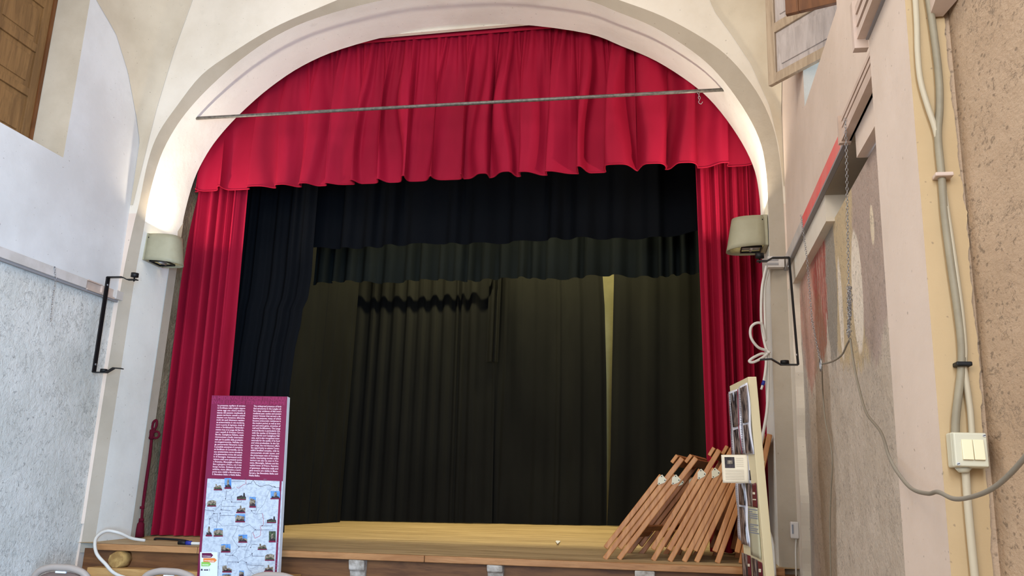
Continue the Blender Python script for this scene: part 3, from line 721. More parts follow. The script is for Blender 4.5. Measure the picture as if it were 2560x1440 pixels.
# ---------------------------------------------------------------- wall lamps
def lamp(x, y, z, sgn, label):
    t = thing('wall_lamp', (x, y, z), label, 'lamp', 'beige uplight lamps on the arch jambs')
    def shell(u, v):      # D-shaped tapered housing, u round, v up
        a = math.pi*(u-.5); wy = .135+.012*(1-v); dx = .25+.05*(1-v)
        cx = abs(math.cos(a))**.7; sy = math.copysign(abs(math.sin(a))**.8, math.sin(a))
        return (x+sgn*(.03+dx*cx), y+wy*sy, z+.26*v+(.012 if v == 0 else 0)*cx - .03*(1-v)*cx)
    MB().grid(shell, 28, 6, 'lamp_beige').build('housing', t, solid=.008)
    MB().box((x+sgn*.002, y-.14, z+.0), (x+sgn*.04, y+.14, z+.265), 'lamp_beige').build('back_plate', t, bevel=.006)
    r = MB().box((x+sgn*.06, y-.085, z+.02), (x+sgn*.20, y+.085, z+.028), 'reflector')
    rf = r.build('reflector', t)
    MB().tube([(x+sgn*.13, y-.06, z+.008), (x+sgn*.13, y-.02, z+.004), (x+sgn*.13, y+.06, z+.008)], .012, 'reflector', 8).build('bulb', rf)
    mb = MB()
    for yy in (-.085, .085): mb.box((x+sgn*.05, y+yy-.004, z-.005), (x+sgn*.21, y+yy+.004, z+.012), 'black_metal')
    for xx in (.05, .21): mb.box((x+sgn*(xx-.004), y-.085, z-.005), (x+sgn*(xx+.004), y+.085, z+.012), 'black_metal')
    mb.build('glass_frame', rf)
    for yy, zz in ((-.1, .22), (-.1, .05)): MB().tube([(x+sgn*.042, y+yy-.04, z+zz), (x+sgn*.046, y+yy-.043, z+zz)], .006, 'black_metal', 8).build('screw', t)
    l = bpy.data.lights.new('uplight', 'AREA'); l.shape = 'RECTANGLE'; l.size = .05; l.size_y = .05; l.energy = 31; l.color = (1, .89, .72)
    lo = bpy.data.objects.new('uplight', l); COL.objects.link(lo); lo.parent = t
    lo.location = (sgn*.17, -.10, .232); lo.rotation_euler = Vector((sgn*.85, 0, 1)).to_track_quat('-Z', 'Y').to_euler()
    return t
lamp(-4.945, 7.20, 3.55, 1, 'beige uplight lamp on the left jamb of the stage arch')
lamp(.768, 7.16, 3.58, -1, 'beige uplight lamp on the right jamb of the stage arch')
# ---------------------------------------------------------------- speaker brackets
def bracket(x, y, z0, z1, sgn, arm, label, lo=.28, yb=None):
    yb = y if yb is None else yb; yt = y
    t = thing('speaker_bracket', (x, y, z0), label, 'bracket')
    MB().hexa([(x-.006, yb-.022, z0), (x+.006, yb-.022, z0), (x+.006, yb+.022, z0), (x-.006, yb+.022, z0), (x-.006, y-.022, z1), (x+.006, y-.022, z1), (x+.006, y+.022, z1), (x-.006, y+.022, z1)], 'black_metal').build('back_bar', t)
    for z, s, Lx, nm in ((z1, 1, arm, 'upper_arm'), (z0, -1, lo, 'lower_arm')):
        p = [(x, z), (x+sgn*Lx*.5, z), (x+sgn*Lx*.68, z-.025*s), (x+sgn*Lx, z-.025*s)]
        if s < 0: p = [(x, z), (x+sgn*Lx*.45, z), (x+sgn*Lx*.7, z+.04), (x+sgn*Lx, z+.035)]
        mb = MB(); y = yt if s > 0 else yb
        for (a, za), (b, zb_) in zip(p, p[1:]):
            mb.hexa([(min(a, b), y-.022, (za if a < b else zb_)-.004), (max(a, b), y-.022, (zb_ if a < b else za)-.004), (max(a, b), y+.022, (zb_ if a < b else za)-.004), (min(a, b), y+.022, (za if a < b else zb_)-.004),
                     (min(a, b), y-.022, (za if a < b else zb_)+.004), (max(a, b), y-.022, (zb_ if a < b else za)+.004), (max(a, b), y+.022, (zb_ if a < b else za)+.004), (min(a, b), y+.022, (za if a < b else zb_)+.004)], 'black_metal')
        mb.build(nm, t)
    y = yt; kx = x+sgn*arm*.9
    MB().tube([(kx, y, z1-.04), (kx, y, z1-.005), (kx, y, z1+.0), (kx, y, z1+.035)], [.007, .007, .034, .034], 'black_plastic', 10).build('knob', t)
    y = yb; kx = x+sgn*lo*.35
    MB().tube([(kx, y, z0+.004), (kx, y, z0+.03)], [.032, .03], 'black_plastic', 10).build('knob', t)
    for zz, y in ((z0+.07, yb), (z1-.07, yt)): MB().tube([(x+sgn*.004, y, zz), (x+sgn*.012, y, zz)], .011, 'galvanised', 8).build('bolt', t)
    return t
bracket(-4.97, 6.66, 2.42, 3.275, 1, .29, 'black metal speaker bracket on the left wall', .27)
bracket(.865, 6.58, 2.485, 3.345, -1, .24, 'black metal speaker bracket on the right wall by the looped cable', .26, 6.34)
# ---------------------------------------------------------------- cables
def cable(name, pts, r, mat, label, cat='cable', n=8, extra=None):
    t = thing(name, Vector(pts[0]), label, cat) if extra else None
    o = MB().tube(smooth(pts, n), r, mat, 8).build('wire' if extra else name, t)
    if extra: extra(t)
    else: tag(o, label, cat)
    return t or o
A = lambda px, py, Y: at(px, py, Y=Y)
def plug_end(px, py, px2, py2, Y):
    def e(t):
        a, b = A(px, py, Y), A(px2, py2, Y); m = a.lerp(b, .5)
        MB().tube([a, m], .013, 'blue_plastic', 8).build('sleeve', t)
        MB().tube([m, b], .009, 'white_plastic', 8).build('pin', t)
    return e
cable('speaker_cable', [A(1916, 665, 6.95), A(1905, 720, 6.95), A(1903, 790, 6.95), A(1908, 840, 6.94), A(1916, 873, 6.93), A(1925, 882, 6.92)], .011, 'cable_white', 'white cable dropping from the right bracket beside the pier')
cable('speaker_cable', [A(1926, 664, 6.97), A(1912, 715, 6.97), A(1912, 800, 6.96), A(1914, 850, 6.95), A(1905, 812, 6.9), A(1890, 808, 6.88), A(1877, 820, 6.88), A(1878, 845, 6.88), A(1895, 868, 6.9), A(1918, 878, 6.93),
      A(1912, 890, 6.93), A(1885, 905, 6.9), A(1873, 903, 6.9), A(1885, 893, 6.9), A(1908, 884, 6.93), A(1915, 900, 6.94), A(1913, 930, 6.94), A(1909, 955, 6.94)], .011, 'cable_white',
      'white looped cable with a blue sleeved plug on the right pier', extra=plug_end(1910, 952, 1903, 974, 6.94))
cable('speaker_cable', [A(1921, 880, 6.97), A(1920, 960, 6.97), A(1917, 1030, 6.96), A(1903, 1110, 6.9), A(1894, 1180, 6.9), A(1898, 1260, 6.9), A(1915, 1310, 6.9), A(1932, 1360, 6.88), A(1937, 1440, 6.8)], .012, 'cable_white',
      'long white cable hanging down behind the poster board to the stage edge')
cable('speaker_cable', [A(420, 1470, 6.5), A(300, 1440, 6.60), A(262, 1408, 6.66), A(241, 1382, 6.70), A(238, 1352, 6.78), A(250, 1335, 6.86), A(270, 1327, 6.93), A(300, 1333, 7.0), A(330, 1346, 7.1), A(362, 1351, 7.2)], .014, 'cable_white',
      'thick white cable arching up over the left corner of the stage')
def plug2(t):
    a = Vector((-4.18, 7.02, stage_z(-4.2, 7)+.02)); 
    MB().tube([a, a+Vector((.07, .0, 0))], .020, 'black_plastic', 8).build('plug', t)
    MB().tube([a+Vector((.07, 0, 0)), a+Vector((.12, 0, 0))], .018, 'blue_plastic', 8).build('sleeve', t)
pz = lambda x, y: Vector((x, y, stage_z(x, y)+.016))
cable('speaker_cable', [A(345, 1347, 7.45), A(385, 1352, 7.4), pz(-4.6, 7.35), pz(-4.35, 7.3), pz(-4.2, 7.2)], .010, 'black_plastic', 'thin black cable lying at the foot of the left red curtain')
cable('speaker_cable', [pz(-4.06, 7.02), pz(-3.98, 7.03), pz(-3.9, 7.08), pz(-3.86, 7.2)], .013, 'cable_white', 'short white cable with black and blue plug lying on the stage', extra=plug2)
# hanging tassel cord
x0 = lambda px, py, Y=7.56: at(px, py, Y=Y)
t = thing('tassel_cord', x0(350, 1345), 'dark red tie-back cord with knot and tassel hanging by the left red curtain', 'cord')
MB().tube(smooth([x0(385, 1080), x0(381, 1070), x0(384, 1055), x0(391, 1051), x0(392, 1062), x0(386, 1075), x0(382, 1085)], 6), .012, 'cord_red', 8).build('top_loop', t)
mb = MB()
for s in (-1, 1):
    c = x0(380+10*s, 1087); mb.tube([c+Vector((.035*math.cos(w)*1.0, 0, .032*math.sin(w))) for w in [k*math.pi/6 for k in range(12)]], .011, 'cord_red', 8, closed=True)
mb.tube([x0(380, 1074), x0(379, 1098)], [.02, .026], 'cord_red', 10); mb.build('knot', t)
MB().tube(smooth([x0(379, 1098), x0(375, 1140), x0(368, 1190), x0(361, 1240), x0(357, 1268), x0(354, 1300)], 5), .013, 'cord_red', 8).tube(smooth([x0(378, 1098), x0(372, 1150), x0(366, 1190), x0(359, 1240), x0(356, 1268)], 5), .010, 'cord_red', 8).build('cord', t)
MB().tube([x0(356, 1266), x0(355, 1272)], .022, 'cord_red', 10).build('bead', t)
MB().tube([x0(354, 1296), x0(353, 1304)], .024, 'cord_red', 10).build('bead', t)
MB().tube([x0(353, 1302), x0(352, 1310), x0(350, 1325), x0(349, 1343)], [.015, .032, .036, .040], 'cord_red', 12).build('tassel', t)
MB().tube(smooth([x0(380, 1066), x0(377, 1060), x0(380, 1056), x0(382, 1062)], 4), .004, 'galvanised', 6).build('hook', t)
# chains
CX = XR-.055
mb = MB(); chain(mb, [at(2113, 300, X=CX), at(2116, 380, X=CX), at(2122, 720, X=CX)], .020, .0016)
random.seed(5)
for k in range(5):
    pts = [at(2122+random.uniform(-4, 4)+k*.6, 720+j*18, X=CX-.004*k) for j in range(8 if k < 3 else 5)]
    chain(mb, pts, .020, .0016)
tag(mb.build('wall_chain'), 'galvanised chain bunched at its lower end, hanging on the damaged right wall', 'chain')
mb = MB(); chain(mb, [at(2003, 540, X=CX), at(2018, 650, X=CX), at(2030, 800, X=CX), at(2050, 900, X=CX)], .022, .0014)
tag(mb.build('wall_chain'), 'thin chain beside the right speaker bracket, ending in a snap hook', 'chain')
ck = at(2052, 912, X=CX)
mb = MB().tube([ck+Vector((0, .02*math.cos(w)*1.2, .035*math.sin(w))) for w in [k*math.pi/6 for k in range(12)]], .006, 'galvanised', 6, closed=True)
tag(mb.build('snap_hook'), 'metal snap hook joining chain and wire on the right wall', 'hook')
mb = MB(); lx = XL+.045
chain(mb, [at(137, 672, X=lx), at(139, 700, X=lx), at(132, 740, X=lx), at(126, 805, X=lx)], .024, .0018)
mb.tube([at(136, 668, X=XL+.01), at(137, 668, X=lx)], .006, 'black_metal', 6)
tag(mb.build('wall_chain'), 'thin chain hanging from a nail above the left wall rail', 'chain')
cable('hanging_wire', [at(2126, 846, X=CX), at(2117, 862, X=CX), at(2104, 888, X=CX), at(2080, 904, X=CX), at(2055, 910, X=CX)], .005, 'cable_grey', 'short grey wire linking the bunched chain to the snap hook')
cable('hanging_wire', [at(2126, 848, X=CX), at(2133, 900, X=CX), at(2145, 960, X=CX-.02), at(2165, 1030, X=CX-.05), at(2202, 1080, X=CX-.10), at(2222, 1140, X=.68), at(2247, 1185, X=.66), at(2280, 1222, X=.64), at(2320, 1234, X=.63), at(2345, 1230, X=.63), at(2385, 1247, X=.63), at(2430, 1242, X=.64), at(2480, 1222, X=.65), at(2530, 1180, X=.66), at(2590, 1110, X=.67)], .0055, 'cable_grey',
      'grey wire sagging from the bunched chain across the near pier')
cable('hanging_wire', [at(2055, 915, X=CX), at(2057, 980, X=XR+.02), at(2063, 1050, X=XR+.02), at(2076, 1110, X=XR+.02), at(2081, 1160, X=XR+.02), at(2077, 1240, X=XR+.02), at(2075, 1330, X=XR+.02), at(2078, 1460, X=XR+.02)], .004, 'cable_grey', 'thin dark wire running straight down the right wall from the snap hook')
# conduits and switch on the near pier
YP = PY0-.016
B = lambda px, py, Y=None: at(px, py, Y=Y or YP)
cable('wall_cable', [B(2286, -40), B(2292, 60), B(2294, 130), B(2301, 200), B(2318, 262), B(2338, 322), B(2347, 370), B(2352, 430), B(2366, 520), B(2384, 640), B(2402, 770), B(2411, 870), B(2410, 915), B(2418, 970), B(2426, 1030), B(2430, 1090)], .0085, 'conduit_light', 'pale cable, leftmost at the top of the near pier, ending at the switch box')
cable('wall_cable', [B(2316, -40), B(2334, 80), B(2347, 190), B(2349, 270), B(2345, 340), B(2354, 440), B(2362, 540), B(2376, 650), B(2392, 760), B(2403, 850), B(2404, 915), B(2397, 980), B(2390, 1040), B(2388, 1090)], .011, 'conduit_grey', 'thick grey cable running down the near pier to the switch box')
def clip(px, py, mat, label, w=.024):
    c = B(px, py, YP-.006); tag(MB().box((c.x-w, YP-.022, c.z-.007), (c.x+w, PY0, c.z+.005), mat).build('cable_clip', bevel=.003), label, 'clip')
clip(2358, 438, 'rail_cream', 'cream clip holding both cables on the near pier')
clip(2407, 910, 'black_plastic', 'black cable tie round both cables above the switch box', .020)
cable('conduit_pipe', [B(2413, 1160), B(2419, 1250), B(2427, 1340), B(2440, 1470)], .0105, 'conduit_light', 'pale conduit pipe running down from the switch box', 'pipe')
sa, sb = at(2377, 1083, Y=2.45), at(2468, 1166, Y=2.45)
cx, cz = (at(2388, 1083, Y=2.45).x+at(2460, 1083, Y=2.45).x)/2, (sa.z+sb.z)/2
hw, hh = .0425, .0455
t = thing('light_switch', (cx, PY0, cz-hh), 'beige surface light switch box with two rockers on the near right pier', 'switch')
MB().box((cx-hw, 2.462, cz-hh), (cx+hw, PY0-.0005, cz+hh), 'switch_grey').build('back_box', t, bevel=.005)
MB().hexa([(cx-hw, 2.462, cz-hh), (cx+hw, 2.462, cz-hh), (cx+hw-.003, 2.448, cz-hh+.003), (cx-hw+.003, 2.448, cz-hh+.003),
           (cx-hw, 2.462, cz+hh), (cx+hw, 2.462, cz+hh), (cx+hw-.003, 2.448, cz+hh-.003), (cx-hw+.003, 2.448, cz+hh-.003)], 'switch_grey').build('cover', t, bevel=.003)
for k in (0, 1):
    xx = cx-.0255+.003+k*.0275
    MB().hexa([(xx, 2.449, cz-.026), (xx+.026, 2.449, cz-.026), (xx+.026, 2.440, cz-.026), (xx, 2.440, cz-.026),
               (xx, 2.449, cz+.026), (xx+.026, 2.449, cz+.026), (xx+.026, 2.445, cz+.026), (xx, 2.445, cz+.026)], 'switch_key').build('rocker', t, bevel=.0015)
for sx_, sz_ in ((1, 1), (-1, -1)):
    c = Vector((cx+sx_*.034, 2.4475, cz+sz_*.037)); MB().tube([c, c-Vector((0, .0015, 0))], .0042, 'reflector', 10).tube([c-Vector((.003, .002, .001)), c-Vector((-.003, .002, -.001))], .0009, 'black_metal', 4).build('screw', t)
MB().tube([(cx-.012, 2.485, cz-hh-.012), (cx-.012, 2.485, cz-hh)], [.012, .022], 'switch_grey', 12).build('cable_gland', t)
# door sensor on right pier
c = at(1985, 1325, Y=6.9)
t = thing('wall_sensor', c, 'small white plastic bell push on the margin beside the right pier', 'push button')
MB().box((c.x-.03, 6.84, c.z-.06), (c.x+.028, 6.90, c.z+.06), 'white_plastic').build('body', t, bevel=.008)
MB().box((c.x-.022, 6.835, c.z-.025), (c.x-.012, 6.842, c.z+.04), 'ink_grey').build('slot', t)
cable('sensor_wire', [(c.x+.01, 6.87, c.z-.06), at(1989, 1380, Y=6.87), at(1991, 1460, Y=6.86)], .006, 'cable_white', 'thin white wire running down from the bell push')
tag(MB().face([at(1389, 1345, Z=1.13), at(1394, 1351, Z=1.13), at(1401, 1345, Z=1.13), at(1395, 1339, Z=1.13)], 'paper_white').build('paper_scrap'), 'small white paper scrap lying on the stage floor', 'paper')
for o in list(COL.objects):
    if o.name.startswith('paper_scrap'):
        o.location.z = stage_z(o.location.x, o.location.y)+.004
# ---------------------------------------------------------------- trestles leaning on the right
def trestle(i, bx, tx, tz, yn, w, label, yaw=0):
    bz = stage_z(bx, 7.1); b = Vector((bx, yn, bz)); tp = Vector((tx, yn, tz)); d = (tp-b).normalized(); L = (tp-b).length
    nl = Vector((-d.z, 0, d.x))                     # to the left / up of the leg
    t = thing('folding_trestle', b, label, 'trestle', 'folded wooden trestles leaning at the right end of the stage')
    W_ = Vector((yaw, w, 0)); lw, lt = .045, .028
    def post(p, q, nm, m, wd=.041, cap=True):
        dd = (q-p).normalized(); s = Vector((-dd.z, 0, dd.x))
        o = MB().hexa([p-s*lt/2*0+s*(-wd/2)+Vector((0, 0, 0)), p+s*(wd/2), p+s*(wd/2)+Vector((0, lt, 0)), p-s*(wd/2)+Vector((0, lt, 0)),
                   q-s*(wd/2), q+s*(wd/2), q+s*(wd/2)+Vector((0, lt, 0)), q-s*(wd/2)+Vector((0, lt, 0))], m).build(nm, t, bevel=.007)
        return o
    f = .79
    for k, off in ((0, 0), (1, 1)):
        o_ = W_*off
        post(b+o_, tp+o_, 'leg', 'wood_trestle' if k == 0 else 'wood_trestle_dark')
        q0 = b+d*(L*.07)+nl*.0455+o_; q1 = b+d*(L*f)+nl*.0445+o_
        post(q0, q1, 'leg', 'wood_trestle' if k == 0 else 'wood_trestle_dark')
        hp_ = b+d*(L*(f-.02))+nl*.022+o_+Vector((0, -.004, 0))
        tri = [hp_+d*.028+nl*.024, hp_-d*.010+nl*.032, hp_-d*.055+nl*.006, hp_-d*.050-nl*.006, hp_-d*.008-nl*.030, hp_+d*.018-nl*.028]
        pl = MB().prism(tri, (0, .004, 0), 'hinge_metal').build('hinge_plate', t)
        mb = MB()
        for a_, b_ in ((.014, .018), (-.042, 0), (.006, -.020)):
            p = hp_+d*a_+nl*b_-Vector((0, .0005, 0)); mb.tube([p, p-Vector((0, .003, 0))], .005, 'black_metal', 6)
        mb.build('rivet', pl)
    for s_, q_, nm in ((.955, 0, 'top_rail'), (.30, 0, 'cross_rail')):
        p = b+d*(L*s_)+nl*(.0 if s_ > .5 else 0)
        MB().bar(p+Vector((0, lt, 0))-nl*0, p+W_, .07 if s_ > .5 else .05, .022, 'wood_trestle_dark', upv=nl).build(nm, t, bevel=.004)
    p = b+d*(L*.955)+nl*.045
    MB().bar(p, p+W_+Vector((0, lt, 0)), .075, .028, 'wood_trestle', upv=nl).build('top_board', t, bevel=.005)
    p = b+d*(L*.20)+nl*.048
    MB().bar(p+Vector((0, lt, 0)), p+W_, .05, .022, 'wood_trestle_dark', upv=nl).build('cross_rail', t, bevel=.004)
YT = 7.08
def tz(px1, py1, px0):
    a = at(px0, 1403, Y=YT); b = at(px1, py1, Y=YT); return a.x, b.x, b.z
spec = [(1511, 1706, 1145, 'front most folded trestle, leaning furthest to the left'), (1546, 1741, 1144, 'second folded trestle from the left of the leaning row'),
        (1632, 1799, 1124, 'third folded trestle from the left, with a clear hinge plate'), (1674, 1832, 1120, 'fourth folded trestle, just left of the poster board'),
        (1710, 1858, 1116, 'fifth folded trestle, passing behind the poster board page'), (1741, 1880, 1112, 'sixth folded trestle, passing behind the poster board'),
        (1793, 1905, 1100, 'seventh folded trestle, its feet just left of the poster board'), (1853, 1925, 1085, 'rightmost folded trestle against the pier, its top right of the poster board')]
for i, (a_, b_, c_, lab) in enumerate(spec):
    bx, tx, tzz = tz(b_, c_, a_)
    trestle(i, bx, min(tx, .735), tzz, YT+.012*(i % 3), .50 if i > 6 else .57, lab, [.14, .14, .08, .05, .03, 0, 0, 0][i])
# ---------------------------------------------------------------- map board
bl, br = at(530, 990, Y=6.78), at(719, 990, Y=6.78); br.z = (bl.z+br.z)/2; bl.z = br.z
ex = (br-bl).normalized(); ez = ((at(490, 1440, Y=6.66)-bl)+(at(698, 1440, Y=6.66)-br)).normalized(); BW = (br-bl).length; BH = (bl.z-.03)/-ez.z
nY = ex.cross(ez).normalized(); nY = nY if nY.y < 0 else -nY
TH = .05
t = thing('info_board', (bl+ez*BH+ex*BW/2), 'tall maroon and map printed information board standing before the stage', 'information board')
MB().hexa([bl+ez*BH-nY*TH, bl+ez*BH+ex*BW-nY*TH, bl+ez*BH+ex*BW, bl+ez*BH, bl-nY*TH, bl+ex*BW-nY*TH, bl+ex*BW, bl], 'board_white').build('panel', t)
def bp(px, py, off=.002):
    r0 = at(px, py, Y=6.66); # intersect ray with the board plane
    dr = (r0-EYE).normalized(); k = ((bl-EYE).dot(nY))/dr.dot(nY); return EYE+dr*k+nY*off
def uv(s, v_, off=.002): return bl+ex*s+ez*v_+nY*off
vm = (bp(600, 1191)-bl).dot(ez)
MB().face([uv(0, 0), uv(BW, 0), uv(BW, vm), uv(0, vm)], 'board_maroon').face([uv(0, vm), uv(.022, vm), uv(.022, BH), uv(0, BH)], 'board_maroon').face([uv(BW-.028, vm), uv(BW-.010, vm), uv(BW-.010, BH), uv(BW-.028, BH)], 'board_maroon').build('maroon_print', t, fix=False)
mp = MB().face([uv(.022, vm), uv(BW-.028, vm), uv(BW-.028, BH), uv(.022, BH)], 'map_paper').face([uv(BW-.010, vm), uv(BW, vm), uv(BW, BH), uv(BW-.010, BH)], 'map_paper').build('map_print', t, fix=False)
def text_mesh(lines, mat, name, parent):
    """lines: (string, origin, xdir, ydir, height, width or None)"""
    allv = []; allf = []
    for s, org, xd, yd, h, wd in lines:
        cu = bpy.data.curves.new('t', 'FONT'); cu.body = s; cu.size = 1; cu.resolution_u = 2; cu.offset = .022
        ob = bpy.data.objects.new('t', cu); COL.objects.link(ob)
        me = ob.to_mesh(); xs = [v.co.x for v in me.vertices]
        if xs:
            x0_, x1_ = min(xs), max(xs); fx_ = (wd/(x1_-x0_)) if wd else h
            k = len(allv)
            allv += [org+xd*((v.co.x-x0_)*fx_)+yd*(v.co.y*h) for v in me.vertices]
            allf += [tuple(k+i for i in p.vertices) for p in me.polygons]
        ob.to_mesh_clear(); bpy.data.objects.remove(ob); bpy.data.curves.remove(cu)
    me = bpy.data.meshes.new(name); bs = base_of(parent); me.from_pydata([v-bs for v in allv], [], allf); me.materials.append(M[mat])
    o = bpy.data.objects.new(name, me); COL.objects.link(o); o.parent = parent; return o
T1 = """La presenza capillare di struttu-|re fortificate nelle Langhe rappre-|senta oggi una chiara testimo-|nianza del passato medievale di|questo territorio: castelli e antichi|manieri con funzione difensiva,|molti dei quali divennero residen-|ze aristocratiche in età moderna,|torri e porte di ingresso, tratti di|mura e fortificazioni. Particolar-|mente ricca è la Langa del Barolo,|con i castelli di Grinzane Cavour,|Barolo, Castiglione Falletto, mete|riconosciute a livello internazio-|nale per la qualità della produzio-|ne enogastronomica. Nell'alta Lan-|ga, percorrendo l'itinerario rosso,|è possibile ammirare il comples-|so fortificato di Cortemilia, con la|sua caratteristica torre circolare,|e le pittoresche rovine del castel-|lo di Gorzegno. Interessanti archi-|tetture civili sono presenti anche|a Prunetto, Monesiglio e Saliceto|fino a giungere a Priero, con il suo|borgo murato. Evidenze di porte|urbiche, mura difensive e torri-|porta sono visibili a Mombarcaro,|S. Benedetto Belbo e Niella Belbo.""".split('|')
T2 = """The widespread presence of forti-|fied structures in the Langhe of-|fers clear evidence of this area's|medieval past: castles and ancient|manor houses that served a de-|fensive purpose, many of which|became aristocratic residences in|the modern period, as well as tow-|ers and entry gates, stretches of|wall and fortifications. The Langa|around Barolo is particularly rich,|with the castles of Grinzane Ca-|vour, Barolo and Castiglione Fall-|etto, and is also recognised inter-|nationally for the quality of its food|and wine production. In the Up-|per Langa, the red itinerary offers|the opportunity to admire Corte-|milia's fortified complex, with its|characteristic circular tower, and|the picturesque ruins of Gorzegno|castle. Interesting secular archi-|tecture can also be seen in Pru-|netto, Monesiglio, Saliceto and the|walled town of Priero. Remains|of gateways, defensive walls and|gate towers are visible in Mom-|barcaro, San Benedetto Belbo and|Niella Belbo.""".split('|')
up_ = -ez
def col(txt, s0, s1, v0, v1, last=None):
    n_ = len(txt); pitch = (v1-v0)/(n_-1); return [(s, uv(s0, v0+pitch*i, .004), ex, up_, pitch*.92, (s1-s0)*(last if (last and i == n_-1) else 1)) for i, s in enumerate(txt)]
c0 = (bp(543, 1013)-bl); c1 = (bp(613, 1013)-bl); c2 = (bp(633, 1013)-bl); c3 = (bp(703, 1013)-bl); ve = (bp(560, 1184)-bl).dot(ez)
text_mesh(col(T1, c0.dot(ex), c1.dot(ex), c0.dot(ez)+.004, ve), 'board_text', 'italian_text', t)
text_mesh(col(T2, c2.dot(ex), c3.dot(ex), c0.dot(ez)+.004, ve, .38), 'board_text', 'english_text', t)
text_mesh([('IA MEDIEVALE LUOGHI ITINERARI', uv(.004, .036, .003), ex, up_, .044, BW-.02), ('EVALE LUOGHI ITINERARI MAPPE', uv(.004, .072, .003), ex, up_, .042, BW-.02)], 'board_maroon_light', 'faint_heading', t)
# photographs on the map: zoomed coordinates -> photo pixels
zq = lambda zx, zy: (490+zx/5.539, 1180+zy/5.539)
def rect(zx0, zy0, zx1, zy1, off):
    return [bp(*zq(zx0, zy1), off), bp(*zq(zx1, zy1), off), bp(*zq(zx1, zy0), off), bp(*zq(zx0, zy0), off)]
PH = [(250,150,365,255,'s',0), (398,85,492,235,'t',1), (570,285,695,390,'g',0), (742,345,832,495,'h',1), (158,378,282,480,'b',0), (560,460,685,570,'r',0), (548,585,682,698,'h',1), (1035,265,1165,378,'t',1),
      (985,612,1112,708,'g',0), (138,738,225,892,'t',0), (248,782,375,895,'b',1), (590,868,712,980,'c',1), (1012,820,1106,975,'f',0), (350,998,480,1115,'c',1), (858,978,985,1080,'s',0), (958,1120,1088,1230,'b',0), (948,1280,1070,1382,'r',0), (368,1280,498,1392,'c',0), (600,1365,668,1450,'h',0), (365,1408,490,1470,'b',1)]
for i, (a, b_, c_, d_, k, sky) in enumerate(PH):
    mb = MB(); w_ = c_-a; h_ = d_-b_
    if sky or k in 'hf': mb.face(rect(a, b_, c_, d_, .003), 'photo_sky' if k != 'f' else 'photo_green')
    sil = {'t': [(.35, 1), (.35, .3), (.45, .1), (.65, .12), (.7, 1)], 's': [(0, 1), (0, .6), (.2, .5), (.2, .1), (.35, .2), (.4, .45), (.7, .3), (.85, .35), (1, .9), (1, 1)],
           'g': [(0, 1), (0, .55), (.3, .45), (.5, .35), (.68, .5), (.72, .02), (.85, .05), (.9, .5), (1, .6), (1, 1)], 'h': [(0, 1), (0, .5), (.15, .1), (.95, .3), (.9, 1)],
           'b': [(0, 1), (0, .4), (.2, .2), (.6, .12), (1, .25), (1, 1)], 'r': [(0, 1), (.1, .5), (.4, .4), (.4, .05), (.55, .05), (.6, .4), (1, .3), (1, 1)],
           'c': [(0, 1), (0, .2), (.45, .1), (.5, .5), (.7, .4), (1, .6), (1, 1)], 'f': [(.3, 1), (.35, .3), (.6, .2), (.7, 1)]}[k]
    mb.face([bp(*zq(a+w_*x_, b_+h_*y_), .0036) for x_, y_ in sil], 'photo_dark' if k == 'g' else 'photo_stone')
    mb.face([bp(*zq(a+w_*x_, b_+h_*y_), .0040) for x_, y_ in ((.1, .85), (.15, .6), (.4, .7), (.6, .55), (.9, .7), (.95, .85))], 'photo_green' if k in 'sgb' else 'photo_dark')
    mb.face(rect(a-1, d_-h_*.15, c_+1, d_, .0044), 'photo_caption')
    mb.build('printed_photo', mp, fix=False)
mb = MB()
def pl(pts, w, mat):
    q = [bp(*zq(*p), .003) for p in pts]
    for a, b_ in zip(q, q[1:]):
        d_ = (b_-a); 
        if d_.length < 1e-5: continue
        s = d_.cross(nY).normalized()*w; mb.face([a-s, b_-s, b_+s, a+s], mat)
R_ = random.Random(3)
def wig(pts, w=.0016, mat='ink_grey', amp=5, n=4):
    out_ = []
    for (a, b_), (c_, d_) in zip(pts, pts[1:]):
        for j in range(n): out_.append((a+(c_-a)*j/n+R_.uniform(-amp, amp), b_+(d_-b_)*j/n+R_.uniform(-amp, amp)))
    out_.append(pts[-1]); pl(out_, w, mat)
wig([(688,95),(700,160),(640,185),(590,230),(565,205)], mat='ink_red'); wig([(700,170),(760,160),(795,110),(830,170),(880,200),(1000,180),(1050,200),(1095,205)], mat='ink_dark')
wig([(1095,205),(1030,240),(990,330),(940,450),(860,540),(840,590)], amp=2); wig([(770,535),(800,575),(840,590),(920,575)]); wig([(920,575),(935,650),(935,740),(890,760),(905,800)], mat='ink_red')
wig([(520,265),(520,310),(490,350),(498,418),(470,375),(410,395),(368,395),(355,440),(352,525)]); wig([(355,440),(300,500),(250,560),(225,600),(195,650),(235,630),(265,690),(310,700),(370,745),(480,735),(580,745),(660,765),(740,730),(825,798)])
wig([(338,570),(335,640),(305,690)]); wig([(580,745),(555,830),(505,910),(550,990),(598,1035),(550,1100),(512,1150),(580,1190),(587,1250),(640,1215),(700,1255),(710,1320),(760,1380),(810,1420)])
wig([(825,798),(770,850),(765,960),(720,1050),(690,1110),(675,1190),(740,1170),(780,1130)]); wig([(790,830),(820,920),(890,880),(905,800)], mat='ink_red'); wig([(460,260),(540,210)], amp=2)
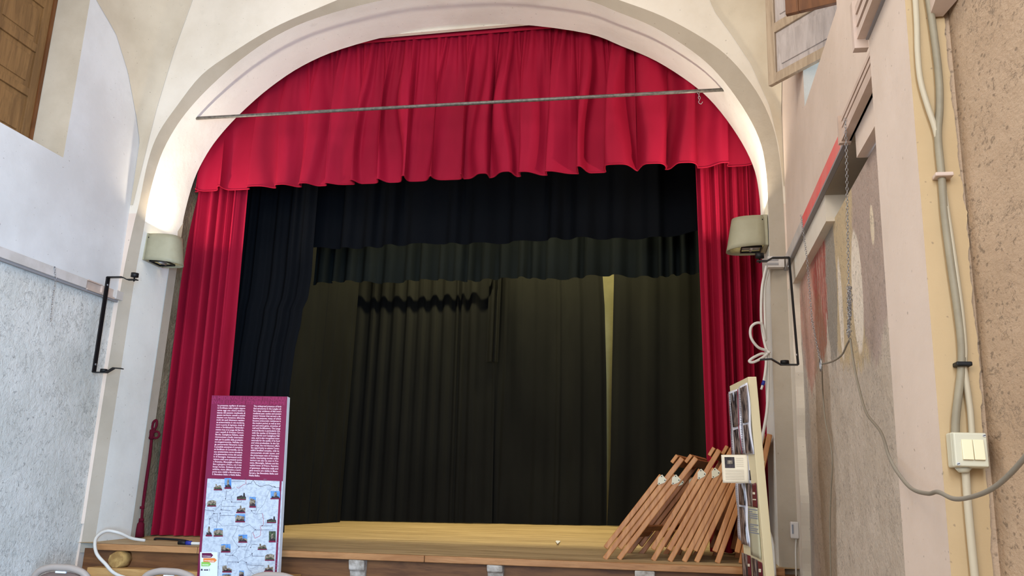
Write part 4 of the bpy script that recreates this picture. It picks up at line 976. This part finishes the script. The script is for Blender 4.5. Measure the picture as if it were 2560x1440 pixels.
for q in ([(498,128),(675,130)], [(425,250),(413,372)], [(498,418),(632,418),(632,395)], [(1095,215),(1155,215),(1155,250)], [(845,405),(838,535),(775,535)], [(140,430),(122,525),(235,535)], [(360,475),(555,478)], [(345,525),(480,530)], [(340,600),(545,605)],
          [(190,655),(188,735)], [(252,575),(300,578),(288,770)], [(925,745),(1055,745),(1055,725)], [(830,800),(1070,803)], [(600,1035),(698,1035),(702,995)], [(760,1045),(775,1005),(855,1005)], [(780,1130),(780,1165),(945,1168)], [(700,1285),(945,1298)], [(587,1248),(440,1245),(438,1275)], [(410,1130),(410,1152),(510,1155)], [(325,1110),(300,1470)]): pl(q, .0012, 'ink_dark')
for zx, zy in ((685,95),(1097,208),(411,372),(498,415),(242,538),(252,575),(338,570),(352,522),(195,648),(770,535),(920,742),(825,798),(598,1035),(760,1045),(780,1128),(700,1253),(587,1250),(512,1150)):
    mb.face([bp(*zq(zx-9, zy+7), .0045), bp(*zq(zx+9, zy+7), .0045), bp(*zq(zx, zy-11), .0045)], 'ink_dark')
for k in range(150):
    zx, zy = R_.uniform(150, 1120), R_.uniform(90, 1430); pl([(zx, zy), (zx+R_.uniform(25, 80), zy+R_.uniform(-4, 6))], .0007, 'ink_grey')
mb.build('map_route_lines', mp, fix=False)
mb = MB().face(rect(60, 1110, 300, 1470, .0035), 'legend_paper')
mb.build('legend_panel', mp, fix=False)
for (a, b_, c_, d_, mt, s, nmm) in ((85, 1122, 242, 1185, 'tag_plum', 'LUOGHI', 'plum arrow tag'), (105, 1192, 292, 1250, 'tag_orange', 'ITINERARI', 'orange arrow tag'), (78, 1245, 215, 1305, 'tag_green', 'MAPPE', 'green arrow tag')):
    o = MB().face([bp(*zq(*p), .0045) for p in ((a, d_), (c_-30, d_), (c_, (b_+d_)/2), (c_-30, b_), (a, b_))], mt).build('arrow_tag', mp, fix=False); tag(o, nmm)
    p0 = bp(*zq(a+14, d_-16), .0055); p1 = bp(*zq(c_-36, d_-16), .0055); text_mesh([(s, p0, ex, up_, .0085*1.1, (p1-p0).length)], 'tag_white', 'tag_lettering', mp)
mb = MB()
for a in (70, 115, 145): mb.face(rect(a, 1348, a+26, 1366, .0045), 'ink_dark')
mb.face(rect(188, 1340, 194, 1370, .0045), 'ink_dark'); mb.face(rect(75, 1340, 92, 1350, .0045), 'ink_dark')
mb.build('transport_symbols', mp, fix=False)
# ---------------------------------------------------------------- photo poster board (right)
k = 1.10
def sc(p): return EYE+(p-EYE)*k
pf, pn = sc(at(1824, 965, Z=2.24)), sc(at(1870, 942, Z=2.24))
pn.z = pf.z
e1 = (pn-pf); PWID = e1.length; e1.normalize(); e3 = Vector((.062, -.0, -1)).normalized(); e3 = (e3-e1*e3.dot(e1)).normalized()
nn = e1.cross(e3); nn = nn if nn.x < 0 else -nn
PH_ = pf.z-.02
t = thing('poster_board', pf+e3*PH_+e1*PWID/2, 'tall cream display board with taped photo prints standing at the right, seen edge on', 'display board')
TB = .055
MB().hexa([pf+e3*PH_, pf+e3*PH_+e1*PWID, pf+e3*PH_+e1*PWID-nn*TB, pf+e3*PH_-nn*TB, pf, pf+e1*PWID, pf+e1*PWID-nn*TB, pf-nn*TB], 'board_cream').build('panel', t, bevel=.003)
def pp(px, py, off=.004):
    r0 = at(px, py, Y=6); dr = (r0-EYE).normalized(); kk = ((pf-EYE).dot(nn))/dr.dot(nn); return EYE+dr*kk+nn*off
def quad(pts, mat, name, off=.004, lab=None, cur=0):
    q = [pp(x_, y_, off) for x_, y_ in pts]   # tl, tr, br, bl
    def fn(u, v):
        a = q[0].lerp(q[1], u); b_ = q[3].lerp(q[2], u); return a.lerp(b_, v)+nn*(cur*math.sin(9*v+2*u))
    o = MB().grid(fn, 4, 10, mat).build(name, t, fix=False, solid=.0012)
    if lab: tag(o, lab)
    return o
Q = lambda a: [(1780+x_/4.8, 930+y_/4.8) for x_, y_ in a]
Q2 = lambda a: [(1820+x_/6, 1200+y_/6) for x_, y_ in a]
quad(Q([(212, 240), (335, 200), (400, 985), (250, 1000)]), 'paper_white', 'pinned_sheet', .008, None, .004)
quad(Q([(335, 180), (445, 125), (515, 985), (385, 990)]), 'paper_white', 'pinned_sheet', .008, None, .004)
for a in ([(240, 260), (325, 225), (342, 648), (278, 665)], [(280, 700), (335, 680), (385, 985), (300, 988)], [(360, 195), (442, 155), (460, 600), (398, 615)], [(402, 640), (455, 625), (510, 975), (432, 980)]):
    quad(Q(a), 'print_photo', 'photo_print', .0145)
for a in ([(330, 205), (338, 203), (352, 640), (344, 640)], [(214, 262), (219, 260), (262, 985), (256, 985)], [(340, 640), (346, 640), (392, 985), (385, 985)]): quad(Q(a), 'print_red_line', 'red_margin_line', .015)
quad(Q2([(125, 50), (275, 45), (350, 1020), (170, 880)]), 'paper_white', 'pinned_sheet', .006, None, .004)
quad(Q2([(180, 55), (270, 50), (285, 380), (195, 368)]), 'print_photo', 'photo_print', .0125)
quad(Q2([(192, 400), (262, 405), (335, 985), (230, 955)]), 'print_photo', 'photo_print', .0125)
quad(Q2([(285, 50), (375, 50), (385, 400), (312, 390)]), 'print_photo', 'photo_print', .006)
tag(quad(Q2([(375, 60), (432, 40), (455, 418), (382, 398)]), 'print_maroon', 'maroon_strip', .006), 'maroon caption strip')
quad(Q2([(315, 415), (455, 420), (510, 1190), (355, 1120)]), 'board_sage', 'text_panel', .005)
quad(Q2([(215, 1085), (300, 1120), (315, 1445), (235, 1445)]), 'print_photo', 'photo_print', .006); quad(Q2([(300, 1120), (348, 1140), (365, 1445), (312, 1445)]), 'print_maroon', 'maroon_strip', .006)
quad(Q2([(365, 1160), (455, 1200), (470, 1445), (388, 1445)]), 'print_photo', 'photo_print', .006); quad(Q2([(455, 1210), (520, 1240), (535, 1445), (472, 1445)]), 'print_maroon', 'maroon_strip', .006)
for (a, b_, c_, d_) in ((390, 180, 425, 218), (388, 282, 440, 304), (315, 1255, 345, 1300), (480, 1330, 515, 1385)): quad(Q2([(a, b_), (c_, b_+4), (c_, d_), (a, d_-4)]), 'paper_cream', 'caption_text', .009)
mbt = MB()
for y_, x1_, mt in ((432, 455, 1), (468, 380, 1), (500, 458, 1), (530, 460, 1), (560, 462, 1), (590, 350, 1), (660, 470, 0), (690, 400, 0), (720, 465, 0), (750, 450, 0), (785, 480, 0)):
    x_ = 322+(y_-430)*.07; a = pp(*Q2([(x_, y_)])[0], .0066); b_ = pp(*Q2([(x1_, y_+22*(x1_-x_)/140)])[0], .0066); s = Vector((0, 0, .003)); mbt.face([a-s, b_-s, b_+s, a+s], 'ink_grey')
mbt.build('text_lines', t, fix=False)
mbt = MB()
for k_ in range(26):
    zy = 270+k_*28
    if 640 < zy < 690: continue
    sx = 222+(zy-260)*.042; a = pp(*Q([(sx+4, zy)])[0], .014); b_ = pp(*Q([(sx+22, zy+3)])[0], .014); s = Vector((0, 0, .0018)); mbt.face([a-s, b_-s, b_+s, a+s], 'ink_grey')
    sx = 342+(zy-260)*.055; a = pp(*Q([(sx+4, zy)])[0], .014); b_ = pp(*Q([(sx+26, zy+3)])[0], .014); mbt.face([a-s, b_-s, b_+s, a+s], 'ink_grey')
for k_ in range(30):
    zy = 70+k_*27; sx = 135+(zy)*.055; a = pp(*Q2([(sx+3, zy)])[0], .012); b_ = pp(*Q2([(sx+22, zy+3)])[0], .012); s = Vector((0, 0, .0014)); mbt.face([a-s, b_-s, b_+s, a+s], 'ink_grey')
mbt.build('text_lines', t, fix=False)
# loose page sticking out towards the camera
yc = pp(1870, 1170).y
def LP(px, py, dy=0): return at(px, py, Y=yc-.02+dy)
pg = [LP(1803, 1137, .05), LP(1868, 1137), LP(1872, 1208), LP(1807, 1207, .05)]
def pgf(u, v):
    p = pg[0].lerp(pg[1], u).lerp(pg[3].lerp(pg[2], u), v); return p+Vector((0, .006*math.sin(4*v+3*u), 0))
t2 = thing('loose_page', pg[2], 'cream printed page with a dark photo, sticking out from the display board', 'page')
MB().grid(pgf, 10, 10, 'paper_cream').build('sheet', t2, fix=False, solid=.001)
def onpg(u0, u1, v0, v1, mat, nm, o=-.0035):
    return MB().grid(lambda u, v: Vector(pgf(u0+(u1-u0)*u, v0+(v1-v0)*v))+Vector((0, o, 0)), 6, 6, mat).build(nm, t2, fix=False)
onpg(.12, .50, .08, .47, 'photo_dark', 'printed_photo'); onpg(.22, .42, .20, .33, 'photo_stone', 'photo_subject', -.005)
mb = MB()
for k_ in range(7):
    v_ = .54+.055*k_; mb.grid(lambda u, v: Vector(pgf(.12+.72*u, v_+.012*v))+Vector((0, -.0035, 0)), 4, 1, 'ink_faint')
for k_ in range(5):
    v_ = .12+.07*k_; mb.grid(lambda u, v: Vector(pgf(.56+.28*u, v_+.010*v))+Vector((0, -.0035, 0)), 4, 1, 'ink_faint')
mb.build('text_lines', t2, fix=False)
pq = [LP(1868, 1137), LP(1888, 1133, -.06), LP(1889, 1206, -.06), LP(1872, 1209)]
t3 = thing('loose_page', pq[2], 'pale curled page with a small grey picture beside the cream page on the display board', 'page')
MB().grid(lambda u, v: pq[0].lerp(pq[1], u).lerp(pq[3].lerp(pq[2], u), v), 4, 4, 'paper_white').build('sheet', t3, fix=False, solid=.001)
MB().grid(lambda u, v: pq[0].lerp(pq[1], .2+.7*u).lerp(pq[3].lerp(pq[2], .2+.7*u), .55+.35*v)+Vector((-.003, -.003, 0)), 4, 4, 'print_photo').build('printed_photo', t3, fix=False)
# ---------------------------------------------------------------- chairs in front of the stage
def chair(loc, rz, label):
    t = thing('stacking_chair', (0, 0, 0), label, 'chair', 'taupe framed chairs at the bottom edge')
    # back frame: hoop, leaning back (towards the camera, -y side)
    H = .90; w = .225
    def hoop(a): # a 0..1 round
        pass
    pts = [(-w*.92, -.16, .40), (-w, -.19, .60), (-w*.98, -.22, .78), (-w*.80, -.235, .86), (-w*.40, -.24, .895), (0, -.24, .90), (w*.40, -.24, .895), (w*.80, -.235, .86), (w*.98, -.22, .78), (w, -.19, .60), (w*.92, -.16, .40)]
    MB().tube(smooth(pts, 6), .024, 'chair_taupe', 10).build('back_frame', t)
    def shell(u, v):
        x_ = (u-.5)*2*(w*.86); z = .44+v*(.43-.06*abs(2*u-1)**3); return (x_, -.165-.065*v+.03*(2*u-1)**2*0, z)
    MB().grid(shell, 12, 10, 'chair_shell').build('back_shell', t, solid=.012)
    tag(MB().grid(lambda u, v: Vector(shell(u*.9+.05, v*.93+.03))+Vector((0, .018, 0)), 12, 10, 'chair_red').build('back_cushion', t, solid=.02), 'dark red upholstery')
    MB().box((-.04, -.252, .862), (.04, -.236, .876), 'board_white').build('grip', t, bevel=.003)
    MB().box((-.22, -.18, .42), (.22, .24, .47), 'chair_red').build('seat', t, bevel=.02)
    for sx_ in (-1, 1):
        MB().tube([(sx_*.2, -.17, .43), (sx_*.22, -.24, .0)], .012, 'chair_taupe', 8).build('leg', t)
        MB().tube([(sx_*.2, .21, .43), (sx_*.22, .25, .0)], .012, 'chair_taupe', 8).build('leg', t)
    t.location = loc; t.rotation_euler = (0, 0, rz); return t
def chair_at(px, py, Z=.915):
    p = at(px, py, Z=Z); return (p.x, p.y+.24, 0)
chair(chair_at(152, 1413), .05, 'taupe framed dark red chair, leftmost at the bottom edge of the photo')
chair(chair_at(425, 1423), .0, 'taupe framed chair at the bottom edge, just left of the map board')
chair(chair_at(690, 1433), -.03, 'taupe framed chair barely showing below the right corner of the map board')
